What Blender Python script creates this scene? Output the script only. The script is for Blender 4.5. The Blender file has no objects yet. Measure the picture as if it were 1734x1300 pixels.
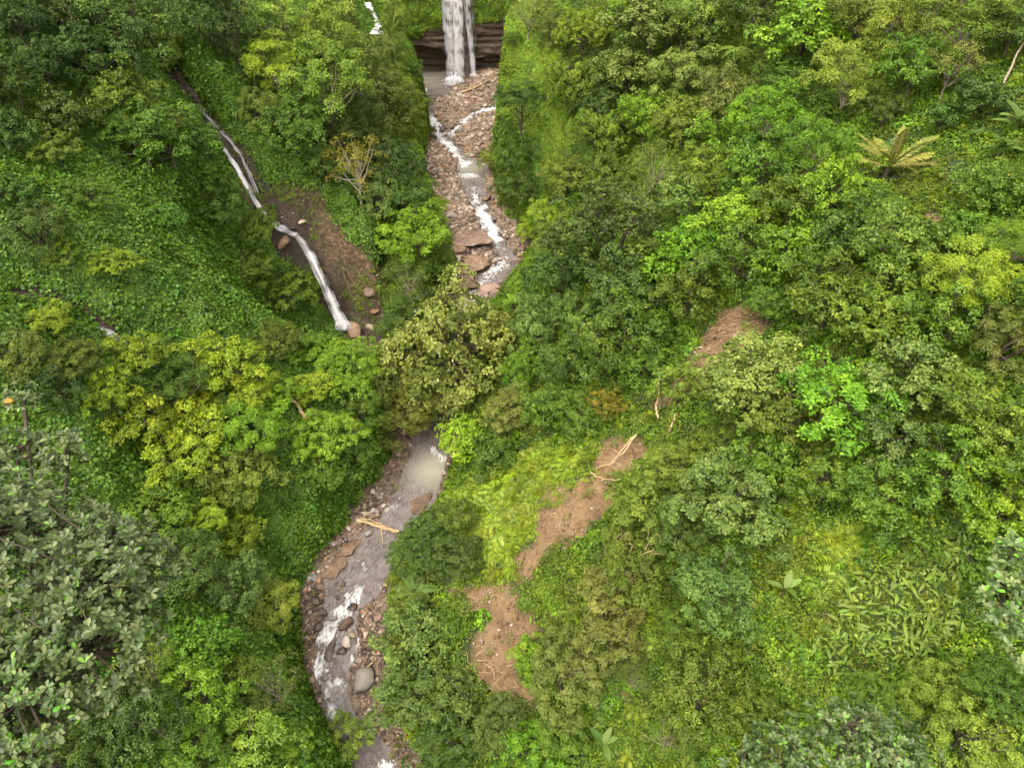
import bpy, math, random
import numpy as np
from mathutils import Vector, Matrix

# ------------------------------------------------------------------ camera, sky, sun, exposure
scene = bpy.context.scene
F = 1155.0 / 1734.0
TH = math.radians(43.0)
CAMZ = 62.0
cam_data = bpy.data.cameras.new('camera')
cam_data.sensor_width = 36.0
cam_data.lens = 36.0 * F
cam_data.clip_start = 0.1
cam_data.clip_end = 3000.0
cam = bpy.data.objects.new('camera', cam_data)
scene.collection.objects.link(cam)
cam.location = (0, 0, CAMZ)
cam.rotation_euler = (math.pi / 2 - TH, 0, 0)
scene.camera = cam

HAZE = 0.0006
SUN_EL, SUN_AZ = math.radians(66), math.radians(215)      # azimuth clockwise from +Y
world = bpy.data.worlds.new('World')
scene.world = world
world.use_nodes = True
wn = world.node_tree
wn.nodes.clear()
sky = wn.nodes.new('ShaderNodeTexSky')
sky.sky_type = 'NISHITA'
sky.sun_disc = False
sky.sun_elevation = SUN_EL
sky.sun_rotation = SUN_AZ
sky.dust_density = 4.0
hs = wn.nodes.new('ShaderNodeHueSaturation')
hs.inputs['Saturation'].default_value = 0.15
bg = wn.nodes.new('ShaderNodeBackground')
bg.inputs['Strength'].default_value = 0.15
wo = wn.nodes.new('ShaderNodeOutputWorld')
wn.links.new(sky.outputs[0], hs.inputs['Color'])
wt_ = wn.nodes.new('ShaderNodeMixRGB'); wt_.blend_type = 'MULTIPLY'; wt_.inputs['Fac'].default_value = 1.0; wt_.inputs['Color2'].default_value = (1.0, 0.965, 0.88, 1)
wn.links.new(hs.outputs[0], wt_.inputs['Color1'])
wn.links.new(wt_.outputs[0], bg.inputs['Color'])
wn.links.new(bg.outputs[0], wo.inputs['Surface'])

sun_data = bpy.data.lights.new('sun', 'SUN')
sun_data.energy = 1.5
sun_data.angle = math.radians(18)
sun_data.color = (1.0, 0.88, 0.69)
sun = bpy.data.objects.new('sun', sun_data)
scene.collection.objects.link(sun)
sd = Vector((math.sin(SUN_AZ) * math.cos(SUN_EL), math.cos(SUN_AZ) * math.cos(SUN_EL), math.sin(SUN_EL)))
sun.rotation_euler = sd.to_track_quat('Z', 'Y').to_euler()
sun.location = (0, 0, 150)

scene.view_settings.view_transform = 'Standard'
scene.view_settings.look = 'None'
scene.view_settings.gamma = 1.0
scene.view_settings.use_curve_mapping = False
scene.view_settings.exposure = 2.22
scene.render.film_transparent = False
cy = scene.cycles
cy.max_bounces = 6
cy.diffuse_bounces = 3
cy.glossy_bounces = 2
cy.transmission_bounces = 3
cy.transparent_max_bounces = 12
cy.sample_clamp_indirect = 4.0

rng = np.random.default_rng(11)
random.seed(5)
PI = math.pi

# ------------------------------------------------------------------ pixel <-> place (photograph pixels, 1734 x 1300)
CT, ST = math.cos(TH), math.sin(TH)

def ray(px, py):
    u = (np.asarray(px, float) - 867.0) / 1155.0
    v = (650.0 - np.asarray(py, float)) / 1155.0
    return u, CT + v * ST, -ST + v * CT

def proj(x, y, z):
    h = z - CAMZ
    t = y * CT - h * ST
    ts = np.where(np.abs(t) < 1e-3, 1e-3, t)
    return 867 + 1155 * x / ts, 650 - 1155 * (y * ST + h * CT) / ts, t

# ------------------------------------------------------------------ noise
_lat = rng.random((256, 256))

def vnoise(x, y, s=0):
    x = np.asarray(x, float) + 31.7 * s
    y = np.asarray(y, float) + 17.3 * s
    xi = np.floor(x).astype(int); yi = np.floor(y).astype(int)
    fx = x - xi; fy = y - yi
    fx = fx * fx * (3 - 2 * fx); fy = fy * fy * (3 - 2 * fy)
    g = lambda a, b: _lat[a & 255, b & 255]
    a = g(xi, yi) * (1 - fx) + g(xi + 1, yi) * fx
    b = g(xi, yi + 1) * (1 - fx) + g(xi + 1, yi + 1) * fx
    return (a * (1 - fy) + b * fy) * 2 - 1

def fbm(x, y, n=4, s=0):
    r = 0; a = 1; t = 0
    for k in range(n):
        r = r + a * vnoise(x * 2 ** k, y * 2 ** k, s + k * 3)
        t += a; a *= 0.5
    return r / t

def sstep(a, b, x):
    t = np.clip((x - a) / (b - a), 0, 1)
    return t * t * (3 - 2 * t)

# ------------------------------------------------------------------ the gorge as a height function
ZRY = [-80, 0, 19, 38, 54, 80, 90, 127, 150, 400]
ZRZ = [-4.0, -0.8, 0.0, 0.8, 2.0, 4.0, 5.0, 8.0, 9.5, 9.5]
def zr(y): return np.interp(y, ZRY, ZRZ)

def on_river(px, py):
    u, dy, dz = ray(px, py)
    z = 2.0
    for _ in range(12):
        t = (z - CAMZ) / dz
        z = zr(t * dy)
    return t * u, t * dy, z

BL = [(690, 132), (702, 165), (722, 200), (730, 235), (722, 262), (718, 300), (728, 330), (745, 370), (762, 400), (772, 440),
      (768, 480), (752, 515), (735, 560), (700, 640), (675, 720), (662, 770), (632, 830), (592, 880), (556, 930), (535, 960), (508, 1000),
      (505, 1040), (512, 1100), (522, 1170), (545, 1220), (575, 1270), (595, 1310)]
BR = [(856, 132), (850, 170), (838, 200), (818, 240), (812, 290), (838, 350), (872, 380), (888, 420), (885, 460), (860, 490),
      (835, 515), (820, 560), (800, 640), (785, 700), (768, 765), (752, 830), (735, 870), (690, 905), (672, 950), (660, 1000),
      (652, 1060), (656, 1130), (650, 1200), (690, 1250), (735, 1310)]
def bank(poly):
    pts = sorted([on_river(*p)[:2] for p in poly], key=lambda q: q[1])
    ys = np.array([p[1] for p in pts], float); xs = np.array([p[0] for p in pts], float)
    ys = np.concatenate([[-90], ys, [200]]); xs = np.concatenate([[xs[0] + 8], xs, [xs[-1]]])
    return ys, xs
BLY, BLX = bank(BL)
BRY, BRX = bank(BR)
def xl(y): return np.interp(y, BLY, BLX) - 1.5 * np.clip((np.asarray(y, float) - 132) / 12, 0, 1)
def xr(y): return np.interp(y, BRY, BRX) + 2.0 * np.clip((np.asarray(y, float) - 100) / 12, 0, 1)

# side streams: (x, y, z)
TRIB = np.array([(-13, 71, 3.4), (-19, 72.6, 3.9), (-23.4, 74.7, 4.6), (-27.3, 77, 16.6), (-30.3, 79.4, 17.2), (-36.8, 84, 25.5), (-45.5, 95, 30.5), (-60, 115, 38), (-75, 130, 46)], float)
STR2 = np.array([(-17.5, 36.5, 0.9), (-21.2, 37.6, 1.6), (-26, 44.5, 10), (-31.6, 50.5, 16.5), (-36.7, 49.3, 22), (-44.7, 49.6, 28), (-58, 50, 36), (-95, 54, 55)], float)

def near_line(x, y, L):
    best = np.full(np.shape(x), 1e9); zz = np.zeros(np.shape(x))
    for a, b in zip(L[:-1], L[1:]):
        d = b[:2] - a[:2]
        t = np.clip(((x - a[0]) * d[0] + (y - a[1]) * d[1]) / (d @ d), 0, 1)
        dd = np.hypot(x - a[0] - t * d[0], y - a[1] - t * d[1])
        m = dd < best
        best = np.where(m, dd, best)
        zz = np.where(m, a[2] + t * (b[2] - a[2]), zz)
    return best, zz

# water courses in the bed: (px, py, width px)
W_LOW = [(745, 700, 70), (735, 740, 70), (724, 780, 62), (706, 830, 76), (690, 870, 80), (662, 905, 80), (622, 945, 100), (598, 985, 100), (584, 1015, 70),
         (577, 1040, 60), (572, 1065, 62), (568, 1100, 70), (566, 1130, 54), (568, 1170, 44), (578, 1210, 44), (604, 1255, 60), (632, 1290, 62), (650, 1330, 60), (680, 1400, 60)]
W_UP = [(730, 120, 110), (724, 150, 84), (718, 172, 36), (728, 195, 14), (737, 215, 24), (748, 232, 24), (765, 248, 22), (785, 268, 28), (800, 285, 56), (800, 300, 46),
        (803, 318, 40), (810, 335, 36), (815, 350, 26), (825, 375, 26), (835, 395, 26), (848, 420, 28), (862, 440, 30), (852, 455, 44), (836, 465, 40),
        (815, 485, 38), (795, 505, 34), (780, 525, 34), (768, 560, 34), (755, 620, 40), (745, 700, 70)]
W_BR = [(862, 172, 10), (845, 183, 11), (815, 188, 12), (790, 201, 12), (770, 220, 12), (757, 236, 14)]
def course(P):
    o = []
    for px, py, w in P:
        x, y, z = on_river(px, py)
        t = y * CT - (z - CAMZ) * ST
        o.append((x, y, z, 0.5 * w * t / 1155.0))
    return np.array(o)
C_LOW, C_UP, C_BR = course(W_LOW), course(W_UP), course(W_BR)

def near_course(x, y, C):
    best = np.full(np.shape(x), 1e9)
    for a, b in zip(C[:-1], C[1:]):
        d = b[:2] - a[:2]
        t = np.clip(((x - a[0]) * d[0] + (y - a[1]) * d[1]) / (d @ d), 0, 1)
        dd = np.hypot(x - a[0] - t * d[0], y - a[1] - t * d[1]) - (a[3] + t * (b[3] - a[3]))
        best = np.minimum(best, dd)
    return best

def Z(x, y, detail=True):
    x = np.asarray(x, float); y = np.asarray(y, float)
    base = zr(y); L = xl(y); R = xr(y)
    n = fbm(x / 17, y / 17, 3, 2) * 2.6 + fbm(x / 5.5, y / 5.5, 2, 5) * 0.8
    # right side
    d = np.maximum(x - R, 0)
    cr = np.interp(y, [0, 40, 60, 100, 113, 128, 170], [1.5, 2.0, 2.5, 2.5, 9, 19, 20])
    sr = np.interp(y, [0, 60, 110, 140], [0.66, 0.66, 0.62, 0.5])
    hr = cr * sstep(0, 2.6 + 0.5 * n, d) + sr * d + np.clip(d / 8, 0, 1) * n
    hr = hr * (1 - .8 * np.exp(-((y - 111.5 - .25 * d) / 1.9) ** 2) * np.clip(1.3 - d / 12, 0, 1) * sstep(0.5, 2.5, d))
    # left side
    e = np.maximum(L - x, 0)
    cl = np.interp(y, [0, 20, 50, 60, 100, 112, 170], [4, 5, 5, 3, 3.5, 12, 13])
    sl = np.interp(y, [0, 50, 70, 150], [0.78, 0.82, 0.85, 0.72])
    hl = cl * sstep(0, 2.0 + 0.4 * n, e) + sl * e + np.clip(e / 8, 0, 1) * n
    z = base + hr + hl
    # headwall behind the main fall
    hw = 30.0 * sstep(156.5 + 2 * vnoise(x / 6, x * 0, 8), 161, y) + np.maximum(y - 160, 0) * 0.55
    z = z + hw * np.exp(-np.maximum(z - 28, 0) / 30)
    # side gullies
    d1, z1 = near_line(x, y, TRIB)
    w1 = 1.2
    z = np.minimum(z, z1 + 1.9 * np.maximum(d1 - w1, 0) + 0.4 * n * np.clip(d1 / 4, 0, 1) + 0.06 * np.maximum(d1 - w1, 0) ** 2)
    dp = np.hypot(x + 21.5, y - 72.3)
    z = np.minimum(z, np.where(dp < 16, 4.4 + .60 * np.maximum(dp - 3.6, 0) + 1.6 * np.maximum(dp - 9, 0) + 1.5 * np.maximum(y - 74.5, 0) * (x < -18) + .25 * n, 1e3))
    d2, z2 = near_line(x, y, STR2)
    yl = np.interp(x, STR2[::-1, 0], STR2[::-1, 1])
    z = np.where((x < -29) & (y < yl + .5), np.minimum(z, z2 + .42 * np.maximum(d2 - 1.0, 0) + 1.3 * np.maximum(d2 - 8, 0) + .2 * n), z)
    z = np.minimum(z, z2 + 1.15 * np.maximum(d2 - 0.8, 0) + 0.3 * n * np.clip(d2 / 4, 0, 1))
    # bed
    inb = (x > L) & (x < R)
    wd = np.minimum(np.minimum(near_course(x, y, C_LOW), near_course(x, y, C_UP)), near_course(x, y, C_BR))
    dip = -0.55 + 0.62 * sstep(-1.0, 0.5, wd) + 0.10 * np.clip(wd, 0, 4)
    bedn = 0.16 * fbm(x / 1.6, y / 1.6, 3, 9) if detail else 0
    z = np.where(inb, base + dip + bedn, z)
    # rubble fan right of the main fall
    z = z + 1.5 * np.exp(-(((x + 4) / 3.8) ** 2 + ((y - 151) / 5.5) ** 2)) * inb
    return z

def hit(px, py, off=0.0, tmax=320.0):
    """First point where the sight line of a photo pixel meets the ground raised by off."""
    u, dy, dz = ray(px, py)
    t = np.arange(8, tmax, 0.2)
    zt = Z(t * u, t * dy, False) + off
    zz = CAMZ + t * dz
    k = np.argmax(zz < zt)
    if not (zz < zt).any(): k = len(t) - 1
    return t[k] * u, t[k] * dy, zz[k], t[k]

def poly_mask(px, py, poly):
    c = np.zeros(np.shape(px), bool)
    n = len(poly)
    for i in range(n):
        x1, y1 = poly[i]; x2, y2 = poly[(i + 1) % n]
        if y1 == y2: continue
        m = ((y1 > py) != (y2 > py)) & (px < (x2 - x1) * (py - y1) / (y2 - y1) + x1)
        c ^= m
    return c

# ------------------------------------------------------------------ object helpers
C = scene.collection

def tag(o, label=None, cat=None, group=None, kind=None):
    if label: o['label'] = label
    if cat: o['category'] = cat
    if group: o['group'] = group
    if kind: o['kind'] = kind
    return o

def empty(name, loc, rz=0.0, s=1.0):
    o = bpy.data.objects.new(name, None)
    C.objects.link(o)
    o.empty_display_size = 0.5
    o.location = loc
    o.rotation_euler = (0, 0, rz)
    o.scale = (s, s, s)
    return o

def mesh_np(name, V, Fq, mat=None, attrs=None, smooth=False, uv=None):
    """V (n,3); Fq (m,k) all the same k; attrs: dict name -> (n,) float or (n,4) colour on points."""
    V = np.asarray(V, np.float32); Fq = np.asarray(Fq, np.int32)
    me = bpy.data.meshes.new(name)
    me.vertices.add(len(V)); me.vertices.foreach_set('co', V.ravel())
    k = Fq.shape[1]
    me.loops.add(Fq.size); me.loops.foreach_set('vertex_index', Fq.ravel())
    me.polygons.add(len(Fq))
    me.polygons.foreach_set('loop_start', np.arange(0, Fq.size, k, dtype=np.int32))
    if smooth: me.polygons.foreach_set('use_smooth', np.ones(len(Fq), bool))
    me.update(calc_edges=True)
    for a, v in (attrs or {}).items():
        v = np.asarray(v, np.float32)
        if v.ndim == 1:
            at = me.attributes.new(a, 'FLOAT', 'POINT'); at.data.foreach_set('value', v)
        else:
            at = me.attributes.new(a, 'FLOAT_COLOR', 'POINT'); at.data.foreach_set('color', v.ravel())
    if uv is not None:
        l = me.uv_layers.new(name='UVMap')
        l.data.foreach_set('uv', np.asarray(uv, np.float32)[Fq.ravel()].ravel())
    if mat: me.materials.append(mat)
    return me

def link(name, me, parent=None, loc=None):
    o = bpy.data.objects.new(name, me)
    C.objects.link(o)
    if parent: o.parent = parent
    if loc is not None: o.location = loc
    return o

def tube(path, rad, n=6):
    """path (k,3), rad (k,) -> verts, quads"""
    path = np.asarray(path, float); rad = np.asarray(rad, float)
    k = len(path)
    tg = np.gradient(path, axis=0); tg /= np.linalg.norm(tg, axis=1)[:, None] + 1e-9
    up = np.array([0.03, 0.07, 1.0]) if abs(tg[:, 2]).mean() < 0.8 else np.array([1.0, 0.05, 0.0])
    a = np.cross(tg, up); a /= np.linalg.norm(a, axis=1)[:, None] + 1e-9
    b = np.cross(tg, a)
    th = np.arange(n) * 2 * PI / n
    V = path[:, None, :] + rad[:, None, None] * (np.cos(th)[None, :, None] * a[:, None, :] + np.sin(th)[None, :, None] * b[:, None, :])
    V = V.reshape(-1, 3)
    i = np.arange(k - 1)[:, None]; j = np.arange(n)[None, :]; j2 = (j + 1) % n
    Q = np.stack([i * n + j, i * n + j2, (i + 1) * n + j2, (i + 1) * n + j], -1).reshape(-1, 4)
    # close the end with a fan of degenerate-free quads: shrink the tip
    return V, Q

def merge(parts):
    Vs, Qs, o = [], [], 0
    for V, Q in parts:
        Vs.append(V); Qs.append(Q + o); o += len(V)
    return np.concatenate(Vs), np.concatenate(Qs)

# ------------------------------------------------------------------ materials
class NT:
    def __init__(s, name):
        s.m = bpy.data.materials.new(name); s.m.use_nodes = True
        s.t = s.m.node_tree; s.t.nodes.clear()
        s.out = s.t.nodes.new('ShaderNodeOutputMaterial')
    def n(s, kind, **kw):
        nd = s.t.nodes.new('ShaderNode' + kind)
        for k, v in kw.items():
            if k.startswith('_'): setattr(nd, k[1:], v)
            else:
                key = int(k[1:]) if k[0] == 'i' and k[1:].isdigit() else k.replace('_', ' ')
                if hasattr(v, 'is_output') or isinstance(v, bpy.types.NodeSocket): s.t.links.new(v, nd.inputs[key])
                else: nd.inputs[key].default_value = v
        return nd
    def ramp(s, fac, stops, mode='LINEAR'):
        r = s.n('ValToRGB'); s.t.links.new(fac, r.inputs[0])
        cr = r.color_ramp; cr.interpolation = mode
        while len(cr.elements) < len(stops): cr.elements.new(0.5)
        for e, (p, c) in zip(cr.elements, stops):
            e.position = p; e.color = (*c, 1) if len(c) == 3 else c
        return r.outputs[0]
    def mix(s, fac, a, b):
        m = s.n('MixRGB')
        for k, v in (('Fac', fac), ('Color1', a), ('Color2', b)):
            if isinstance(v, bpy.types.NodeSocket): s.t.links.new(v, m.inputs[k])
            else: m.inputs[k].default_value = v if k == 'Fac' else (*v, 1)
        return m.outputs[0]
    def math(s, op, a, b=0.0, c=None):
        m = s.n('Math', _operation=op)
        for i, v in enumerate((a, b) if c is None else (a, b, c)):
            if isinstance(v, bpy.types.NodeSocket): s.t.links.new(v, m.inputs[i])
            else: m.inputs[i].default_value = v
        return m.outputs[0]
    def noise(s, scale, detail=4, rough=0.55, vec=None):
        nd = s.n('TexNoise', Scale=scale, Detail=detail, Roughness=rough)
        if vec is not None: s.t.links.new(vec, nd.inputs['Vector'])
        return nd.outputs['Fac']
    def finish(s, shader, disp=None):
        s.t.links.new(shader, s.out.inputs['Surface'])
        return s.m

def leaf_mat(name, dark, mid, light, accent=None, rough=0.5, trans=0.36, spec=0.35, vary=0.22):
    dark, mid, light = [(c[0] * 1.24, c[1] * 1.15, c[2] * 0.80) for c in (dark, mid, light)]
    N = NT(name)
    tint = N.n('Attribute', _attribute_name='tint').outputs['Fac']
    oi = N.n('ObjectInfo').outputs['Random']
    col = N.ramp(tint, [(0.0, dark), (0.45, mid), (0.86, light), (0.955, light), (0.975, accent or light)])
    hv = N.n('HueSaturation')
    N.t.links.new(col, hv.inputs['Color'])
    N.t.links.new(N.math('MULTIPLY_ADD', oi, 0.035, 0.483), hv.inputs['Hue'])
    N.t.links.new(N.math('MULTIPLY_ADD', N.math('FRACT', N.math('MULTIPLY', oi, 7.3)), vary * 2, 1.0 - vary), hv.inputs['Value'])
    c = hv.outputs[0]
    p = N.n('BsdfPrincipled', Roughness=rough, Base_Color=c)
    p.inputs['Specular IOR Level'].default_value = spec
    tcol = N.mix(0.5, c, (0.16, 0.24, 0.02))
    tr = N.n('BsdfTranslucent', Color=tcol)
    mx = N.n('MixShader', i0=trans, i1=p.outputs[0], i2=tr.outputs[0])
    return N.finish(mx.outputs[0])

def bark_mat(name, a, b):
    N = NT(name)
    tc = N.n('TexCoord').outputs['Object']
    nz = N.noise(3.0, 6, 0.6, tc)
    col = N.ramp(nz, [(0.3, a), (0.7, b)])
    bp = N.n('Bump', Strength=0.5, Distance=0.05); N.t.links.new(nz, bp.inputs['Height'])
    p = N.n('BsdfPrincipled', Roughness=0.85, Base_Color=col, Normal=bp.outputs[0])
    return N.finish(p.outputs[0])

def rock_mat(name, a, b, c, scale=1.2, rough=0.7):
    N = NT(name)
    tc = N.n('NewGeometry').outputs['Position']
    oi = N.n('ObjectInfo').outputs['Random']
    n1 = N.noise(scale, 8, 0.6, tc); n2 = N.noise(scale * 7, 5, 0.6, tc)
    col = N.ramp(n1, [(0.3, a), (0.5, b), (0.72, c)])
    col = N.mix(N.math('MULTIPLY', n2, 0.35), col, (0.05, 0.035, 0.025))
    hv = N.n('HueSaturation'); N.t.links.new(col, hv.inputs['Color'])
    N.t.links.new(N.math('MULTIPLY_ADD', oi, 0.9, 0.55), hv.inputs['Value'])
    bp = N.n('Bump', Strength=0.6, Distance=0.08); N.t.links.new(N.math('ADD', n1, n2), bp.inputs['Height'])
    p = N.n('BsdfPrincipled', Roughness=rough, Base_Color=hv.outputs[0], Normal=bp.outputs[0])
    return N.finish(p.outputs[0])

# foliage colours
MT = {}
MT['dark'] = leaf_mat('leaf_dark', (0.028, 0.062, 0.011), (0.064, 0.125, 0.020), (0.135, 0.215, 0.036))
MT['deep'] = leaf_mat('leaf_deep', (0.020, 0.048, 0.010), (0.044, 0.088, 0.017), (0.085, 0.145, 0.028))
MT['mid'] = leaf_mat('leaf_mid', (0.042, 0.092, 0.009), (0.092, 0.175, 0.016), (0.180, 0.280, 0.030), (.30, .28, .04))
MT['bright'] = leaf_mat('leaf_bright', (0.055, 0.130, 0.008), (0.120, 0.245, 0.014), (0.230, 0.380, 0.026))
MT['yellow'] = leaf_mat('leaf_yellow', (0.078, 0.145, 0.010), (0.180, 0.275, 0.015), (0.350, 0.430, 0.033), (.60, .55, .08))
MT['lime'] = leaf_mat('leaf_lime', (0.080, 0.150, 0.010), (0.170, 0.285, 0.016), (0.300, 0.420, 0.033), (.4, .38, .06))
MT['olive'] = leaf_mat('leaf_olive', (0.050, 0.085, 0.010), (0.108, 0.165, 0.020), (0.205, 0.270, 0.042), (.30, .22, .06))
MT['pale'] = leaf_mat('leaf_pale', (0.068, 0.105, 0.020), (0.155, 0.205, 0.044), (0.290, 0.340, 0.090), (.42, .38, .13))
MT['feather'] = leaf_mat('leaf_feather', (0.075, 0.125, 0.018), (0.155, 0.240, 0.030), (0.280, 0.370, 0.060))
MT['blue'] = leaf_mat('leaf_blue', (0.044, 0.088, 0.020), (0.095, 0.170, 0.038), (0.190, 0.270, 0.080))
MT['grey'] = leaf_mat('leaf_grey', (0.065, 0.092, 0.018), (0.135, 0.170, 0.036), (0.250, 0.285, 0.080))
MT['russet'] = leaf_mat('leaf_russet', (0.100, 0.115, 0.014), (0.210, 0.190, 0.022), (0.360, 0.270, 0.040), (.48, .20, .05))
MT['pink'] = leaf_mat('leaf_pink_tipped', (.06, .14, .02), (.12, .23, .04), (.30, .34, .11), (.52, .34, .20))
MT['ivy'] = leaf_mat('leaf_ivy', (0.032, 0.085, 0.010), (0.078, 0.170, 0.017), (0.140, 0.255, 0.030), (.24, .29, .03), vary=0.3)
MT['fern'] = leaf_mat('leaf_fern', (0.065, 0.115, 0.010), (0.135, 0.205, 0.015), (0.250, 0.320, 0.030), (.40, .40, .06))
MT['taro'] = leaf_mat('leaf_taro', (0.055, 0.105, 0.012), (0.115, 0.190, 0.024), (0.210, 0.300, 0.055))
MT['grass'] = leaf_mat('leaf_grass', (0.065, 0.100, 0.012), (0.130, 0.170, 0.018), (0.240, 0.270, 0.035), (.36, .30, .10))
MT['ficus'] = leaf_mat('leaf_leathery', (0.030, 0.064, 0.016), (0.062, 0.108, 0.034), (0.140, 0.180, 0.085), (.12, .30, .02), rough=0.42, trans=0.12, spec=0.4, vary=0.28)
MT['drypalm'] = leaf_mat('leaf_dry_palm', (0.100, 0.140, 0.030), (0.220, 0.245, 0.060), (0.400, 0.370, 0.130))
MT['banana'] = leaf_mat('leaf_banana', (0.040, 0.090, 0.018), (0.080, 0.150, 0.030), (0.150, 0.230, 0.060))
MT['treefern'] = leaf_mat('leaf_tree_fern', (.08, .15, .03), (.17, .27, .05), (.29, .38, .09))
BARK = bark_mat('bark', (.045, .033, .022), (.12, .09, .06))
BARKP = bark_mat('pale_bark', (.16, .12, .085), (.33, .27, .20))
WOOD = bark_mat('dead_wood', (.30, .19, .09), (.56, .40, .22))
# ------------------------------------------------------------------ foliage geometry
def unit(v): return v / (np.linalg.norm(v, axis=-1, keepdims=True) + 1e-9)

def leaves(P, N_, D, L, W, tint, fold=0.18):
    """diamond leaves: P base points, N_ normals, D directions, lengths L, widths W -> V, Q, tint"""
    N_ = unit(N_); D = unit(D - N_ * (D * N_).sum(-1, keepdims=True)); S = np.cross(N_, D)
    L = np.asarray(L)[:, None]; W = np.asarray(W)[:, None]
    a = P; tip = P + D * L - N_ * L * 0.12
    l = P + D * L * 0.45 + S * W * 0.5 + N_ * W * fold
    r = P + D * L * 0.45 - S * W * 0.5 + N_ * W * fold
    V = np.stack([a, r, tip, l], 1).reshape(-1, 3)
    Q = np.arange(len(P) * 4).reshape(-1, 4)
    return V, Q, np.repeat(tint, 4)

def rand_dir(n): return unit(rng.normal(size=(n, 3)))

def dome_dirs(n, low=-0.15):
    """even directions over the upper part of a ball"""
    i = np.arange(n) + 0.5
    z = 1 - (1 - low) * i / n
    a = PI * (1 + 5 ** 0.5) * i
    r = np.sqrt(np.maximum(1 - z * z, 0))
    d = np.stack([r * np.cos(a), r * np.sin(a), z], -1)
    return unit(d + rng.normal(size=d.shape) * 0.12)

def crown(nb=26, ncl=22, nlf=12, R=1.0, H=0.72, rb=0.34, rc=0.075, L=0.05, W=0.026, low=-0.2, flat=1.0, gap=0.0, droop=0.0, up=0.45):
    """crown around the origin with horizontal radius R: boughs > twigs > leaves"""
    bd = dome_dirs(nb, low)
    lump = 1 + 0.22 * rng.normal(size=nb)
    aa = np.arctan2(bd[:, 1], bd[:, 0]); ph = rng.random(4) * 6.28
    outl = 1 + 0.17 * np.cos(2 * aa + ph[0]) + 0.13 * np.cos(3 * aa + ph[1]) + 0.08 * np.cos(5 * aa + ph[2])
    bc = bd * np.array([R - rb * 0.7, R - rb * 0.7, H - rb * 0.5]) * (np.clip(lump, 0.5, 1.35) * outl)[:, None]
    bc[:, 2] += 0.16 * rng.normal(size=nb) * H
    if gap > 0:
        keep = rng.random(nb) > gap
        bc = bc[keep]; bd = bd[keep]
    nb = len(bc)
    brr = rb * (0.55 + 0.9 * rng.random(nb))
    # twigs
    cd = unit(rng.normal(size=(nb, ncl, 3)) + bd[:, None, :] * 0.55 + np.array([0, 0, 0.55]))
    rr = (0.84 + 0.20 * rng.random((nb, ncl, 1)) ** 1.5)
    cc = bc[:, None, :] + cd * rr * brr[:, None, None] * np.array([1, 1, 0.8 * flat])
    cc = cc.reshape(-1, 3); cd = cd.reshape(-1, 3)
    cc[:, 2] -= droop * (cc[:, 0] ** 2 + cc[:, 1] ** 2)
    btint = np.repeat(rng.normal(size=nb) * 0.10, ncl)
    ctint = btint + rng.normal(size=len(cc)) * 0.13
    # leaves
    n = len(cc)
    ax = unit(cd + np.array([0, 0, up * 1.6]) + rng.normal(size=cd.shape) * 0.25)
    ld = unit(rng.normal(size=(n, nlf, 3)))
    ld = unit(ld - ax[:, None, :] * (ld * ax[:, None, :]).sum(-1, keepdims=True) * 0.8)
    P = cc[:, None, :] + ld * rc * rng.random((n, nlf, 1)) + rng.normal(size=(n, nlf, 3)) * rc * 0.35
    Nn = unit(ax[:, None, :] + rng.normal(size=(n, nlf, 3)) * 0.38)
    tint = np.clip(0.42 + ctint[:, None] + rng.normal(size=(n, nlf)) * 0.11, 0, 0.95)
    tint = np.where(rng.random((n, nlf)) < 0.012, 1.0, tint)
    m = n * nlf
    s = 0.7 + 0.6 * rng.random(m)
    V, Q, T = leaves(P.reshape(-1, 3), Nn.reshape(-1, 3), ld.reshape(-1, 3), L * s, W * s, tint.ravel())
    return V, Q, T, bc

def bush(n=230, L=0.20, W=0.11, rosette=9, seedlow=-0.1, flat=0.75):
    nc = n // rosette
    cd = dome_dirs(nc, seedlow)
    cc = cd * np.array([1, 1, flat]) * (0.62 + 0.42 * rng.random((nc, 1)))
    ax = unit(cd + np.array([0, 0, 0.7]))
    ld = rand_dir(nc * rosette).reshape(nc, rosette, 3)
    ld = unit(ld - ax[:, None, :] * (ld * ax[:, None, :]).sum(-1, keepdims=True) * 0.85)
    P = cc[:, None] + ld * 0.05 + rng.normal(size=ld.shape) * 0.05
    Nn = unit(ax[:, None] + rng.normal(size=ld.shape) * 0.35)
    tint = np.clip(0.42 + rng.normal(size=(nc, 1)) * 0.16 + rng.normal(size=(nc, rosette)) * 0.16, 0, 0.95)
    m = nc * rosette
    s = 0.7 + 0.6 * rng.random(m)
    return leaves(P.reshape(-1, 3), Nn.reshape(-1, 3), ld.reshape(-1, 3), L * s, W * s, tint.ravel())

def ivy_patch(n=46, L=0.34, W=0.30, R=0.85, tilt=0.42):
    a = rng.random(n) * 2 * PI; r = R * np.sqrt(rng.random(n))
    P = np.stack([r * np.cos(a), r * np.sin(a), 0.10 + 0.22 * rng.random(n) + 0.16 * (1 - (r / R) ** 2)], -1)
    Nn = unit(np.array([0, 0, 1.0]) + rng.normal(size=(n, 3)) * tilt)
    D = rand_dir(n); D[:, 2] -= 0.5
    s = 0.65 + 0.6 * rng.random(n)
    tint = np.clip(0.45 + rng.normal(size=n) * 0.2, 0, 0.95)
    tint = np.where(rng.random(n) < 0.008, 1, tint)
    return leaves(P, Nn, D, L * s, W * s, tint)

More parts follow.
